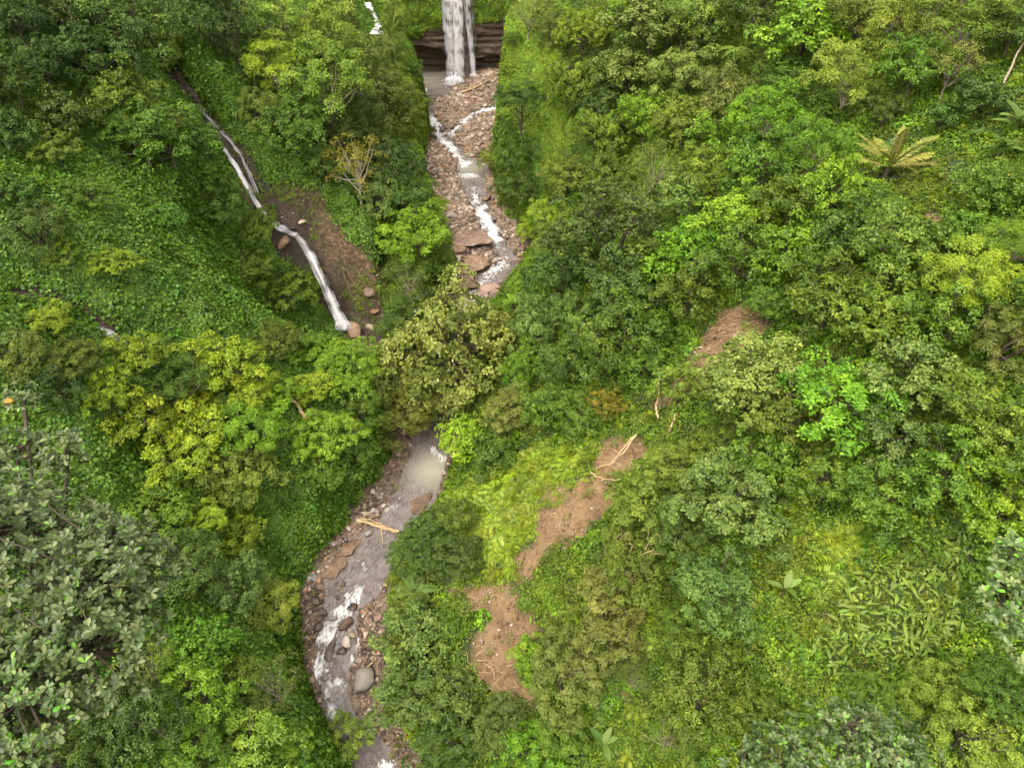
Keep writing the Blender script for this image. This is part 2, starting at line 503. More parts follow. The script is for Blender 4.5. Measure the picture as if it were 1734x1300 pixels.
def frond(Lf=1.0, pairs=14, wl=0.32, w=0.035, arch=0.5, taper=1.0, lift=0.9, hang=0.25, tint0=0.5):
    """pinnate frond along +x from the origin: rachis and leaflets"""
    s = np.linspace(0, 1, 12)
    path = np.stack([Lf * s * (1 - 0.15 * s), 0 * s, Lf * (lift * s - (lift + arch) * s * s) * 0.6], -1)
    V, Q = tube(path, 0.012 * Lf * (1.15 - s), 4)
    q = np.linspace(0.12, 1.0, pairs)
    px_ = np.interp(q, s, path[:, 0]); pz = np.interp(q, s, path[:, 2])
    prof = np.sin(PI * np.clip(q * 0.9 + 0.08, 0, 1)) ** taper
    P, D, Ls = [], [], []
    for sg in (-1, 1):
        P.append(np.stack([px_, 0 * q, pz], -1))
        D.append(np.stack([0.45 + 0 * q, sg * (1.0 + 0 * q), -hang - 0.15 * rng.random(pairs)], -1))
        Ls.append(wl * Lf * prof * (0.85 + 0.3 * rng.random(pairs)))
    P = np.concatenate(P); D = np.concatenate(D); Ls = np.concatenate(Ls)
    Nn = np.tile([0, 0, 1.0], (len(P), 1)) + rng.normal(size=(len(P), 3)) * 0.12
    t = np.clip(tint0 + rng.normal(size=len(P)) * 0.16, 0, 0.95)
    V2, Q2, T2 = leaves(P, Nn, D, Ls + 0.01, np.full(len(P), w * Lf), t, 0.1)
    return np.concatenate([V, V2]), np.concatenate([Q, Q2 + len(V)]), np.concatenate([np.full(len(V), 0.5), T2])

def rosette_of(make, n, tilt=0.2, off=0.0):
    Vs, Qs, Ts, o = [], [], [], 0
    for k in range(n):
        V, Q, T = make()
        a = 2 * PI * (k + 0.5 * rng.random()) / n
        b = rng.normal() * tilt
        M = np.array(Matrix.Rotation(a, 3, 'Z') @ Matrix.Rotation(b, 3, 'Y'))
        Vs.append(V @ M.T * (0.75 + 0.5 * rng.random())); Qs.append(Q + o); Ts.append(T); o += len(V)
    return np.concatenate(Vs), np.concatenate(Qs), np.concatenate(Ts)

def broad_leaf(L=1.0, W=0.5, stalk=0.5, lift=0.6, seg=5, heart=0.15, bend=0.5):
    """big leaf on a stalk: starts at the origin along +x, blade with midrib fold"""
    s = np.linspace(0, 1, seg + 1)
    path = np.stack([stalk * 0.8 * s, 0 * s, stalk * lift * s], -1)
    V, Q = tube(path, np.full(seg + 1, 0.014 * (L + 0.5)), 4)
    b = path[-1]
    x = L * s * 0.95; z = b[2] - bend * L * s * s * 0.6
    wdt = W * 0.5 * np.sin(PI * np.clip(s * 0.86 + heart, 0, 1)) ** 0.8
    wdt[-1] = 0.004
    mid = np.stack([b[0] + x, 0 * x, z], -1)
    lf = np.stack([b[0] + x, wdt, z + wdt * 0.22], -1); rt = np.stack([b[0] + x, -wdt, z + wdt * 0.22], -1)
    o = len(V); n = seg + 1
    V = np.concatenate([V, mid, lf, rt])
    i = np.arange(seg)
    Q2 = np.concatenate([np.stack([o + i, o + i + 1, o + n + i + 1, o + n + i], -1), np.stack([o + i + 1, o + i, o + 2 * n + i, o + 2 * n + i + 1], -1)])
    T = np.full(len(V), np.clip(0.5 + rng.normal() * 0.22, 0, .95))
    return V, np.concatenate([Q, Q2]), T

def grass_tuft(n=34, L=0.6):
    a = rng.random(n) * 2 * PI; r = 0.35 * rng.random(n)
    P = np.stack([r * np.cos(a), r * np.sin(a), 0 * a], -1)
    D = np.stack([np.cos(a) * 0.7, np.sin(a) * 0.7, 0.5 + 0.6 * rng.random(n)], -1) + rng.normal(size=(n, 3)) * 0.2
    Nn = np.stack([-np.cos(a), -np.sin(a), 0.9 + 0 * a], -1)
    s = 0.6 + 0.7 * rng.random(n)
    return leaves(P, Nn, D, L * s, 0.07 * s, np.clip(0.5 + rng.normal(size=n) * 0.25, 0, 1))

# ------------------------------------------------------------------ ground sheet
GX0, GX1, GY0, GY1, GS = -98.0, 92.0, -34.0, 196.0, 0.5
gx = np.arange(GX0, GX1 + 0.01, GS); gy = np.arange(GY0, GY1 + 0.01, GS)
XX, YY = np.meshgrid(gx, gy)
ZZ = Z(XX, YY)
nx, ny = len(gx), len(gy)
PXX, PYY, PTT = proj(XX, YY, ZZ)

SOIL = [[(918, 828), (985, 800), (1036, 812), (1046, 842), (1022, 876), (996, 910), (960, 934), (904, 922), (908, 880)],
        [(860, 948), (900, 916), (928, 930), (915, 968), (880, 990), (862, 980)],
        [(750, 1000), (790, 982), (852, 976), (885, 1030), (918, 1070), (895, 1115), (865, 1150), (800, 1145), (785, 1110), (825, 1050), (785, 1025)],
        [(1042, 750), (1092, 733), (1110, 760), (1085, 802), (1045, 808), (1030, 785)],
        [(1190, 560), (1225, 520), (1290, 500), (1305, 540), (1278, 592), (1232, 605), (1190, 655), (1160, 685), (1095, 705), (1145, 640)],
        [(1550, 368), (1600, 362), (1608, 395), (1560, 400)], [(1035, 1195), (1058, 1160), (1080, 1170), (1060, 1210)],
        [(1000, 770), (1040, 740), (1045, 800), (1005, 815)], [(800, 1150), (870, 1140), (920, 1170), (900, 1200), (830, 1185)]]
ROCK = [[(450, 296), (500, 300), (560, 345), (605, 400), (648, 450), (655, 520), (665, 605), (610, 612), (560, 560), (535, 505), (490, 450), (462, 440), (440, 385)],
        [(360, 190), (420, 250), (450, 300), (460, 380), (420, 350), (385, 290), (350, 220), (280, 120), (300, 100)],
        [(845, 345), (885, 380), (905, 400), (888, 430), (850, 380)], [(0, 470), (100, 485), (200, 540), (235, 590), (190, 590), (120, 520), (0, 500)],
        [(700, 745), (740, 700), (700, 760), (610, 880), (540, 960), (505, 960), (600, 860)]]
IVY = [[(130, 350), (230, 330), (330, 400), (420, 430), (440, 520), (560, 560), (600, 620), (500, 640), (420, 600), (330, 600), (230, 560), (150, 480), (110, 430)],
       [(0, 200), (120, 220), (250, 330), (200, 400), (60, 360), (-100, 330), (-100, 200)], [(-200, 480), (60, 480), (160, 520), (190, 600), (130, 650), (-200, 650)],
       [(-200, 640), (0, 640), (150, 730), (230, 800), (330, 820), (420, 860), (520, 830), (600, 800), (640, 760), (700, 745), (520, 960), (512, 1000), (560, 1230), (600, 1320), (440, 1320), (400, 1100), (360, 900), (200, 840), (-200, 800)],
       [(680, -20), (860, -20), (860, 40), (750, 60), (680, 60)], [(900, 240), (1000, 240), (960, 400), (890, 380)], [(685, 130), (700, 130), (735, 250), (700, 262)]]
FERN = [[(765, 870), (845, 790), (960, 745), (1000, 765), (930, 830), (915, 900), (860, 960), (790, 970)], [(1380, 900), (1480, 880), (1470, 960), (1400, 960)]]
TARO = [[(1375, 1080), (1480, 960), (1540, 895), (1650, 910), (1650, 1050), (1560, 1140), (1440, 1180), (1385, 1140)]]
WALLV = [[(855, -60), (930, -60), (960, 250), (975, 430), (890, 430), (872, 300), (850, 170)], [(685, 130), (700, 130), (735, 250), (700, 262)]]
GRASS = [[(1060, 1185), (1130, 1110), (1170, 1310), (1020, 1310)], [(1520, 290), (1650, 255), (1700, 330), (1625, 430), (1535, 390)],
         [(860, 990), (940, 935), (995, 990), (985, 1095), (925, 1100)], [(1150, 930), (1400, 890), (1440, 1050), (1250, 1110)], [(1110, 720), (1180, 690), (1190, 740), (1130, 780)]]

GRASS_ = GRASS
def in_any(px, py, polys, jit=0.0, wx=None, wy=None):
    if jit:
        px = px + jit * fbm(wx / 2.2, wy / 2.2, 3, 21); py = py + jit * fbm(wx / 2.2, wy / 2.2, 3, 33)
    m = np.zeros(np.shape(px), bool)
    for p in polys: m |= poly_mask(px, py, p)
    return m

def in_bed(x, y, m=0.0): return (x > xl(y) - m) & (x < xr(y) + m) & (y < 164)
soil = in_any(PXX, PYY, SOIL, 16, XX, YY).astype(float)
soil = np.maximum(soil, in_any(PXX, PYY, GRASS_[:1] + GRASS_[3:4]) * (fbm(XX / 2.5, YY / 2.5, 3, 55) > .22) * 1.0)
rock = in_any(PXX, PYY, ROCK, 16, XX, YY).astype(float)
slope_z = np.hypot(*np.gradient(ZZ, GS))
bedm = in_bed(XX, YY, 0.6).astype(float)
rock = np.maximum(rock, (slope_z > 3.2) * (fbm(XX / 6, YY / 6, 2, 4) > 0.1) * 1.0)
def blur(a):
    b = a.copy()
    b[1:-1, 1:-1] = (a[1:-1, 1:-1] * 4 + a[:-2, 1:-1] + a[2:, 1:-1] + a[1:-1, :-2] + a[1:-1, 2:]) / 8
    return b
rr_ = blur(blur(rock)); ss_ = blur(blur(soil))
ZZ = ZZ + rr_ * (0.9 * np.abs(fbm(XX / 3.2, YY / 3.2, 4, 61)) - .25 + 0.35 * fbm(XX / 1.1, YY / 1.1, 3, 66)) * (1 - bedm) + ss_ * (0.55 * np.abs(fbm((XX + YY * .5) / 1.7, YY / 6, 3, 71)) + 0.16 * fbm(XX / .8, YY / .8, 2, 73) - .2)
wd_ = np.minimum(near_line(XX, YY, TRIB)[0], near_line(XX, YY, STR2)[0])
zone = np.stack([blur(soil), blur(rock), blur(bedm), np.ones_like(soil)], -1).reshape(-1, 4)
wet = np.clip(1.25 - wd_ / 3.0 + .5 * fbm(XX / 2.5, YY / 2.5, 3, 91), 0, 1).ravel()
V = np.stack([XX, YY, ZZ], -1).reshape(-1, 3)
i = np.arange(ny - 1)[:, None] * nx + np.arange(nx - 1)[None, :]
Q = np.stack([i, i + 1, i + nx + 1, i + nx], -1).reshape(-1, 4)

N = NT('hillside_ground')
pos = N.n('NewGeometry').outputs['Position']
zn = N.n('Attribute', _attribute_name='zone')
sep = N.n('SeparateColor'); N.t.links.new(zn.outputs['Color'], sep.inputs[0])
n1 = N.noise(0.35, 8, 0.62, pos); n2 = N.noise(2.2, 8, 0.6, pos); n3 = N.noise(9.0, 4, 0.6, pos)
vor = N.n('TexVoronoi', Scale=3.4); N.t.links.new(pos, vor.inputs['Vector'])
veg = N.ramp(n2, [(0.3, (.018, .030, .008)), (0.55, (.04, .065, .012)), (0.75, (.085, .11, .02))])
soilc = N.ramp(N.math('ADD', N.math('MULTIPLY', n1, 0.5), N.math('MULTIPLY', n2, 0.5)), [(0.34, (.062, .031, .010)), (0.45, (.135, .074, .028)), (0.55, (.205, .122, .052)), (0.68, (.29, .195, .105))])
soilc = N.mix(N.ramp(n3, [(0.5, (0,) * 3), (0.7, (.6,) * 3)]), soilc, (.28, .20, .13))
soilc = N.mix(N.ramp(N.noise(1.1, 6, .7, pos), [(0.55, (0,) * 3), (0.68, (.55,) * 3)]), soilc, (.09, .09, .015))
soilc = N.mix(N.ramp(vor.outputs['Distance'], [(0.0, (0.55,) * 3), (0.12, (0,) * 3)]), soilc, (.62, .52, .42))
rockc = N.ramp(n2, [(0.32, (.028, .017, .009)), (0.5, (.085, .050, .023)), (0.7, (.19, .12, .06))])
rockc = N.mix(N.ramp(n1, [(0.5, (0,) * 3), (0.64, (0.7,) * 3)]), rockc, (.035, .06, .012))
gravc = N.ramp(n2, [(0.25, (.055, .038, .024)), (0.5, (.145, .100, .066)), (0.72, (.27, .205, .145))])
wt = N.n('Attribute', _attribute_name='wet').outputs['Fac']
rockc = N.mix(N.math('MULTIPLY', wt, .8), rockc, (.022, .017, .014))
col = N.mix(sep.outputs[0], veg, soilc)
col = N.mix(sep.outputs[1], col, rockc)
yb0 = N.n('SeparateXYZ'); N.t.links.new(pos, yb0.inputs[0])
upr = N.ramp(N.math('MULTIPLY', N.math('SUBTRACT', yb0.outputs[1], 84), .0625), [(0, (0,) * 3), (1, (.40,) * 3)])
gravc = N.mix(upr, gravc, (.28, .18, .11))
col = N.mix(sep.outputs[2], col, gravc)
bp = N.n('Bump', Strength=0.9, Distance=0.25); N.t.links.new(N.math('ADD', n2, N.math('MULTIPLY', n3, 0.5)), bp.inputs['Height'])
p = N.n('BsdfPrincipled', Roughness=0.85, Base_Color=col, Normal=bp.outputs[0])
GROUND = N.finish(p.outputs[0])
ground = link('hillside_terrain', mesh_np('hillside_terrain', V, Q, GROUND, {'zone': zone, 'wet': wet}, smooth=True))
tag(ground, kind='structure')
# the land beyond, out to the horizon
far = []
for k, (rad, zz_) in enumerate([(1.0, 0), (2.2, 18), (6, 34), (16, 30)]):
    pass
rings = []
cx, cy_ = (GX0 + GX1) / 2, (GY0 + GY1) / 2
base_loop = np.concatenate([np.stack([gx, np.full(nx, GY0)], -1)[::8], np.stack([np.full(ny, GX1), gy], -1)[::8], np.stack([gx[::-1], np.full(nx, GY1)], -1)[::8], np.stack([np.full(ny, GX0), gy[::-1]], -1)[::8]])
for sc_ in (0.985, 1.35, 2.2, 4.0, 6.0):
    q = (base_loop - [cx, cy_]) * sc_ + [cx, cy_]
    qc = (base_loop - [cx, cy_]) * 0.985 + [cx, cy_]
    zq = Z(qc[:, 0], qc[:, 1], False) - 0.6
    zq = zq + (0 if sc_ < 1 else 6 * math.log(sc_ + 1) + 8 * fbm(q[:, 0] / 70, q[:, 1] / 70, 3, 40))
    rings.append(np.column_stack([q, zq]))
nr = len(base_loop)
V = np.concatenate(rings)
HILLZ = (V[:, 2].min() , V[:, 2].max())
i = (np.arange(len(rings) - 1)[:, None] * nr); j = np.arange(nr)[None, :]
Q = np.stack([i + j, i + (j + 1) % nr, i + nr + (j + 1) % nr, i + nr + j], -1).reshape(-1, 4)
N = NT('distant_forest_ground')
pos = N.n('NewGeometry').outputs['Position']
p = N.n('BsdfPrincipled', Roughness=0.9, Base_Color=N.ramp(N.noise(0.12, 8, 0.7, pos), [(0.3, (.02, .045, .01)), (0.7, (.08, .14, .025))]))
tag(link('distant_hills', mesh_np('distant_hills', V, Q[:, ::-1], N.finish(p.outputs[0]), smooth=True)), kind='structure')

# ------------------------------------------------------------------ headwall cliff behind the main waterfall
cs = np.arange(-27.0, 8.01, 0.3); cz = np.arange(8.2, 44.1, 0.3)
CX, CZ = np.meshgrid(cs, cz)
ceil_z = np.interp(CX, [-27, -20, -15.5, -12, -9, -6, -2, 2], [15.2, 15.0, 14.4, 12.8, 12.3, 12.8, 13.2, 13.0])
CY = 155.2 + 0.5 * np.abs(CX + 12) * 0.10 + 0.9 * fbm(CX / 6, CZ / 5, 3, 14)
strata = 0.32 * vnoise(CX / 9, CZ * 1.5, 3) + 0.22 * vnoise(CX / 3, CZ * 3.2, 4) + 0.2 * fbm(CX / 1.0, CZ / 1.0, 2, 6)
depth = np.interp(CX, [-27, -13, -9, -6, 2], [6, 5.5, 2.5, 2.2, 2.8])
CY = CY + strata + depth * sstep(0.5, -0.6, CZ - ceil_z) - 1.2 * sstep(16, 22, CZ) - 3.0 * sstep(9.9, 8.6, CZ) * 0
V = np.stack([CX, CY, CZ], -1).reshape(-1, 3)
n_ = len(cs); i = np.arange(len(cz) - 1)[:, None] * n_ + np.arange(n_ - 1)[None, :]
Q = np.stack([i, i + 1, i + n_ + 1, i + n_], -1).reshape(-1, 4)
N = NT('layered_cliff_rock')
pos = N.n('NewGeometry').outputs['Position']
mp = N.n('Mapping'); mp.inputs['Scale'].default_value = (0.25, 0.25, 1.6); N.t.links.new(pos, mp.inputs['Vector'])
nA = N.noise(1.0, 8, 0.6, mp.outputs[0]); nB = N.noise(0.22, 4, 0.5, pos); nC = N.noise(3.5, 6, 0.6, pos)
col = N.ramp(nA, [(0.28, (.055, .038, .026)), (0.5, (.15, .10, .065)), (0.72, (.27, .19, .13))])
col = N.mix(N.ramp(nB, [(0.48, (0,) * 3), (0.62, (0.75,) * 3)]), col, (.15, .115, .012))
col = N.mix(N.math('MULTIPLY', nC, 0.4), col, (.03, .025, .02))
bp = N.n('Bump', Strength=0.8, Distance=0.3); N.t.links.new(N.math('ADD', nA, nC), bp.inputs['Height'])
p = N.n('BsdfPrincipled', Roughness=0.6, Base_Color=col, Normal=bp.outputs[0])
CLIFF = N.finish(p.outputs[0])
tag(link('rock_cliff', mesh_np('rock_cliff', V, Q, CLIFF, smooth=True)), kind='structure')

# ------------------------------------------------------------------ water
FOAM = [([(600, 1006), (592, 1028), (575, 1046), (560, 1062), (553, 1085), (546, 1110), (541, 1135)], 15, 1.15), ([(543, 1152), (562, 1156), (582, 1158)], 9, 1.1),
        ([(551, 1168), (557, 1190), (566, 1212)], 9, .85), ([(616, 1046), (620, 1058)], 7, .8), ([(609, 1080), (608, 1092)], 6, .7), ([(598, 1112), (594, 1120)], 6, .6),
        ([(640, 1296), (665, 1296)], 8, .9), ([(748, 772), (756, 776)], 6, .9), ([(733, 758), (736, 765)], 5, .8), ([(655, 865), (672, 845)], 5, .5), ([(612, 950), (618, 965)], 4, .5), ([(592, 1000), (612, 1000)], 8, .5),
        ([(728, 196), (738, 222), (752, 238), (770, 256), (786, 277)], 9, 1.2), ([(848, 182), (815, 187), (790, 203), (768, 222), (757, 238)], 7, 1.1),
        ([(775, 295), (808, 298)], 7, .75), ([(803, 318), (808, 345)], 9, .8), ([(815, 352), (828, 385), (838, 405)], 12, 1.2), ([(845, 410), (858, 432)], 9, .45),
        ([(850, 443), (835, 458), (815, 480), (798, 498)], 12, .85), ([(790, 505), (775, 528)], 13, .85), ([(706, 145), (712, 152)], 12, 1.1), ([(762, 142), (775, 140)], 12, 1.3), ([(800, 130), (806, 129)], 8, 1.0)]
FW = []
for pl, r, s in FOAM:
    w = [on_river(*p) for p in pl]
    t = w[0][1] * CT - (w[0][2] - CAMZ) * ST
    FW.append((np.array(w), 1.22 * r * t / 1155.0, s * 1.05))
def foam_at(x, y):
    f = np.zeros(np.shape(x))
    for w, r, s in FW:
        d, _ = near_line(x, y, w)
        d = np.maximum(d + r * 0.75 * fbm(x / 1.1, y / 1.1, 3, 81), 0)
        f = np.maximum(f, s * np.exp(-(d / r) ** 2 * 1.1))
    return f * np.clip(0.92 + 0.75 * fbm(x / 1.6, y / 1.6, 3, 85), .2, 1.25)

def water_strip(Cc, widen=1.45, step=0.28, nc=26, zoff=0.0, rough=1.0):
    """river surface following a course; it runs under the banks so the bed cuts the shoreline"""
    seg = np.hypot(*np.diff(Cc[:, :2], axis=0).T); s = np.concatenate([[0], np.cumsum(seg)])
    S = np.arange(0, s[-1], step)
    k = np.ones(9) / 9
    cx_ = np.interp(S, s, Cc[:, 0]); cy2 = np.interp(S, s, Cc[:, 1]); hw = np.interp(S, s, Cc[:, 3])
    sm = lambda a: np.convolve(np.pad(a, 4, 'edge'), k, 'valid')
    cx_, cy2, hw = sm(cx_), sm(cy2), sm(hw)
    tx, ty = np.gradient(cx_), np.gradient(cy2); l = np.hypot(tx, ty); nxn, nyn = -ty / l, tx / l
    c = np.linspace(-1, 1, nc)
    X = cx_[:, None] + nxn[:, None] * c[None] * (hw * widen + 0.5)[:, None]
    Y = cy2[:, None] + nyn[:, None] * c[None] * (hw * widen + 0.5)[:, None]
    fo = foam_at(X, Y)
    Zw = zr(Y) - 0.12 + zoff + 0.05 * rough * fbm(X / 0.9, Y / 0.9, 3, 50) + fo * 0.22 * np.abs(fbm(X / 0.6, Y / 0.6, 3, 60)) + 0.10 * fo
    UV = np.stack([np.broadcast_to(c[None] * hw[:, None], X.shape), np.broadcast_to(S[:, None], X.shape)], -1).reshape(-1, 2)
    V = np.stack([X, Y, Zw], -1).reshape(-1, 3)
    i = np.arange(len(S) - 1)[:, None] * nc + np.arange(nc - 1)[None]
    Q = np.stack([i, i + 1, i + nc + 1, i + nc], -1).reshape(-1, 4)
    silt = 1.3 * np.exp(-((X - SILT[0]) ** 2 + (Y - SILT[1]) ** 2) / 6.0) + 0.8 * np.exp(-((X - SILT2[0]) ** 2 + (Y - SILT2[1]) ** 2) / 16.0) + 0.9 * np.exp(-((X - SILT3[0]) ** 2 + (Y - SILT3[1]) ** 2) / 30.0)
    return V, Q, fo.ravel(), silt.ravel(), UV
SILT, SILT2, SILT3 = on_river(728, 792), on_river(795, 285), on_river(720, 132)

N = NT('river_water')
uv = N.n('UVMap').outputs[0]
mp = N.n('Mapping'); mp.inputs['Scale'].default_value = (2.1, 0.42, 1); N.t.links.new(uv, mp.inputs['Vector'])
pos = N.n('NewGeometry').outputs['Position']
wn_ = N.n('TexNoise', Scale=0.9, Detail=3); N.t.links.new(pos, wn_.inputs['Vector'])
va = N.n('VectorMath', _operation='SCALE', Scale=0.9); N.t.links.new(wn_.outputs['Color'], va.inputs[0])
vb = N.n('VectorMath', _operation='ADD'); N.t.links.new(mp.outputs[0], vb.inputs[0]); N.t.links.new(va.outputs[0], vb.inputs[1])
nS = N.noise(2.6, 8, 0.66, vb.outputs[0]); nF = N.noise(5.0, 3, 0.5, vb.outputs[0]); nL = N.noise(0.7, 3, 0.5, pos)
fo = N.n('Attribute', _attribute_name='foam').outputs['Fac']; si = N.n('Attribute', _attribute_name='silt').outputs['Fac']
thr = N.math('SUBTRACT', N.math('ADD', N.math('ADD', N.math('MULTIPLY', fo, 0.52), N.math('MULTIPLY', nS, 1.5)), N.math('MULTIPLY', nF, 0.7)), 1.36)
white = N.math('MULTIPLY', N.math('MULTIPLY', thr, 2.6), 1.0)
wc = N.n('Clamp', Value=white).outputs[0]
base = N.ramp(nL, [(0.3, (.055, .038, .027)), (0.5, (.115, .088, .074)), (0.75, (.16, .13, .115))])
base = N.mix(N.math('MULTIPLY', N.ramp(nF, [(0.45, (0,) * 3), (0.62, (1,) * 3)]), 0.45), base, (.24, .21, .22))
base = N.mix(N.n('Clamp', Value=N.math('MULTIPLY', si, 0.75)).outputs[0], base, (.30, .28, .21))
col = N.mix(wc, base, (.62, .61, .61))
bp = N.n('Bump', Strength=0.55, Distance=0.14); N.t.links.new(N.math('ADD', nS, N.math('MULTIPLY', nF, 0.5)), bp.inputs['Height'])
p = N.n('BsdfPrincipled', Base_Color=col, Normal=bp.outputs[0])
N.t.links.new(N.math('MULTIPLY_ADD', wc, 0.5, 0.22), p.inputs['Roughness'])
WATER = N.finish(p.outputs[0])
Vs, Qs, Fs, Ss, Us, o = [], [], [], [], [], 0
for Cc, w, nc in ((C_LOW, 1.35, 34), (C_UP, 1.5, 26), (C_BR, 1.5, 14)):
    V, Q, f, s, U = water_strip(Cc, w, 0.28, nc, 0.0 if Cc is not C_BR else 0.03)
    Vs.append(V); Qs.append(Q + o); Fs.append(f); Ss.append(s); Us.append(U); o += len(V)
tag(link('river_water', mesh_np('river_water', np.concatenate(Vs), np.concatenate(Qs), WATER, {'foam': np.concatenate(Fs), 'silt': np.concatenate(Ss)}, True, np.concatenate(Us))), kind='structure')

# falling water
N = NT('falling_water')
uv = N.n('UVMap').outputs[0]
mp = N.n('Mapping'); mp.inputs['Scale'].default_value = (3.2, 0.16, 1); N.t.links.new(uv, mp.inputs['Vector'])
nS = N.noise(1.6, 6, 0.62, mp.outputs[0])
mp2 = N.n('Mapping'); mp2.inputs['Scale'].default_value = (7.0, 0.9, 1); N.t.links.new(uv, mp2.inputs['Vector'])
nT = N.noise(1.5, 6, 0.6, mp2.outputs[0])
dn = N.n('Attribute', _attribute_name='dens').outputs['Fac']
al = N.math('ADD', N.math('MULTIPLY', dn, 1.15), N.math('MULTIPLY', N.math('SUBTRACT', N.math('ADD', nS, N.math('MULTIPLY', nT, 0.35)), 0.64), 1.7))
al = N.n('Clamp', Value=al).outputs[0]
al = N.math('MULTIPLY', al, N.n('Clamp', Value=N.math('MULTIPLY', dn, 5.0)).outputs[0])
d1 = N.n('BsdfDiffuse', Color=(.74, .71, .74, 1)); d2 = N.n('BsdfTranslucent', Color=(.74, .71, .74, 1))
mx = N.n('MixShader', i0=0.35, i1=d1.outputs[0], i2=d2.outputs[0])
tr = N.n('BsdfTransparent')
m2 = N.n('MixShader', i1=tr.outputs[0], i2=mx.outputs[0]); N.t.links.new(al, m2.inputs[0])
FALL = N.finish(m2.outputs[0])

def fall_ribbon(name, path, widths, dens, parent, bulge=0.3, nc=16, side=(1, 0, 0), scatter=0.05):
    path = np.asarray(path, float)
    s = np.concatenate([[0], np.cumsum(np.linalg.norm(np.diff(path, axis=0), axis=1))])
    S = np.arange(0, s[-1] + 0.01, max(0.25, s[-1] / 90))
    Pp = np.stack([np.interp(S, s, path[:, k]) for k in range(3)], -1)
    W = np.interp(S, s, widths); Dn = np.interp(S, s, dens)
    c = np.linspace(-1, 1, nc)
    sd_ = np.asarray(side, float); sd_ /= np.linalg.norm(sd_)
    V = Pp[:, None, :] + sd_ * (W[:, None, None] * 0.5 * c[None, :, None]) + np.array([0, -1, 0]) * (bulge * (1 - c ** 2))[None, :, None]
    V[..., 1] += scatter * fbm(V[..., 0] * 3, V[..., 2] * 0.4, 2, 70) * 3
    D = Dn[:, None] * (1 - np.abs(c) ** 3)[None]
    gS, gC = np.meshgrid(S, c, indexing='ij')
    frag = np.clip(1.0 + 1.3 * fbm(gS / 1.1 + len(path) * 7, gC * 2.2, 3, 33), .15, 1.5)
    edge = np.clip((1.02 - np.abs(gC)) * 3.0 + .8 * fbm(gS / .7, gC * 1.5 + 9, 2, 35), 0, 1)
    k_ = 1.0 if s[-1] > 25 else 0.85
    D = D * (frag * k_ + (1 - k_)) * (edge if s[-1] < 25 else 1)
    D = np.where(np.abs(c)[None] > 0.98, 0, D)
    i = np.arange(len(S) - 1)[:, None] * nc + np.arange(nc - 1)[None]
    Q = np.stack([i, i + 1, i + nc + 1, i + nc], -1).reshape(-1, 4)
    U = np.stack([np.broadcast_to(c[None] * W[:, None] * 0.5, D.shape), np.broadcast_to(S[:, None], D.shape)], -1).reshape(-1, 2)
    return link(name, mesh_np(name, V.reshape(-1, 3), Q, FALL, {'dens': D.ravel()}, True, U), parent)

def at_y(px, py, y):
    u, dy, dz = ray(px, py); t = y / dy
    return np.array([u * t, y, CAMZ + t * dz])
b0 = at_y(770, 140, 151.0)
mf = empty('waterfall', tuple(b0)); tag(mf, 'tall main waterfall dropping past the rock alcove into the brown pool', 'waterfall')
def rel(P, o): return np.asarray(P, float) - np.asarray(o, float)
def vert(px0, px1, y0, y1, top=43.0, pyb=140):
    b = at_y(px1, pyb, y1); t = at_y(px0, 0, y0)
    tt = t + (t - b) * np.array([0.4, 0.0, 0]) * 0; 
    return [rel((t[0] + 0.0, y0 + 0.6, top), b0), rel((t[0], y0, t[2]), b0), rel(b, b0)]
fall_ribbon('water_strand', vert(764, 772, 152.4, 151.0, pyb=142), [4.4, 4.6, 4.3], [.72, .55, .5], mf)
fall_ribbon('water_strand', vert(775, 778, 152.0, 150.7, pyb=139), [2.2, 2.2, 2.6], [.9, .75, .8], mf)
fall_ribbon('water_strand', vert(790, 803, 152.7, 151.6, pyb=130), [1.7, 1.5, 1.3], [.55, .45, .75], mf)
fall_ribbon('water_strand', vert(784, 792, 153.2, 152.2, pyb=134), [6.0, 5.6, 5.6], [.30, .18, .12], mf)
fall_ribbon('water_strand', vert(757, 765, 152.8, 151.3, pyb=140), [1.8, 1.6, 1.6], [.55, .40, .45], mf)

def splash(parent, o, centre, r, dn=.75):
    th = np.linspace(0, 2 * PI, 33)[:-1]; rr = np.linspace(0, 1, 9)
    X = rr[:, None] * np.cos(th); Y = rr[:, None] * np.sin(th)
    Zs = (1 - rr[:, None] ** 2) * .55 * (1 + .7 * fbm(X * 4, Y * 4, 2, 15)) + .04
    X = X * (1 + .25 * fbm(X * 2 + 3, Y * 2, 2, 17)); 
    V = np.stack([X * r, Y * r * .8, Zs * r], -1).reshape(-1, 3) + (np.asarray(centre, float) - np.asarray(o, float))
    i = np.arange(8)[:, None] * 32; j = np.arange(32)[None]
    Q = np.stack([i + j, i + (j + 1) % 32, i + 32 + (j + 1) % 32, i + 32 + j], -1).reshape(-1, 4)
    D = (dn * (1 - rr[:, None] ** 1.6) * np.ones_like(X)).ravel()
    U = np.stack([X.ravel() * r, Y.ravel() * 5 * r], -1)
    link('splash', mesh_np('splash', V, Q, FALL, {'dens': D}, True, U), parent)
splash(mf, b0, at_y(768, 143, 150.3), 2.6, .95); splash(mf, b0, at_y(776, 140, 149.9), 1.7, .9); splash(mf, b0, at_y(803, 131, 151.2), 1.3, .8)
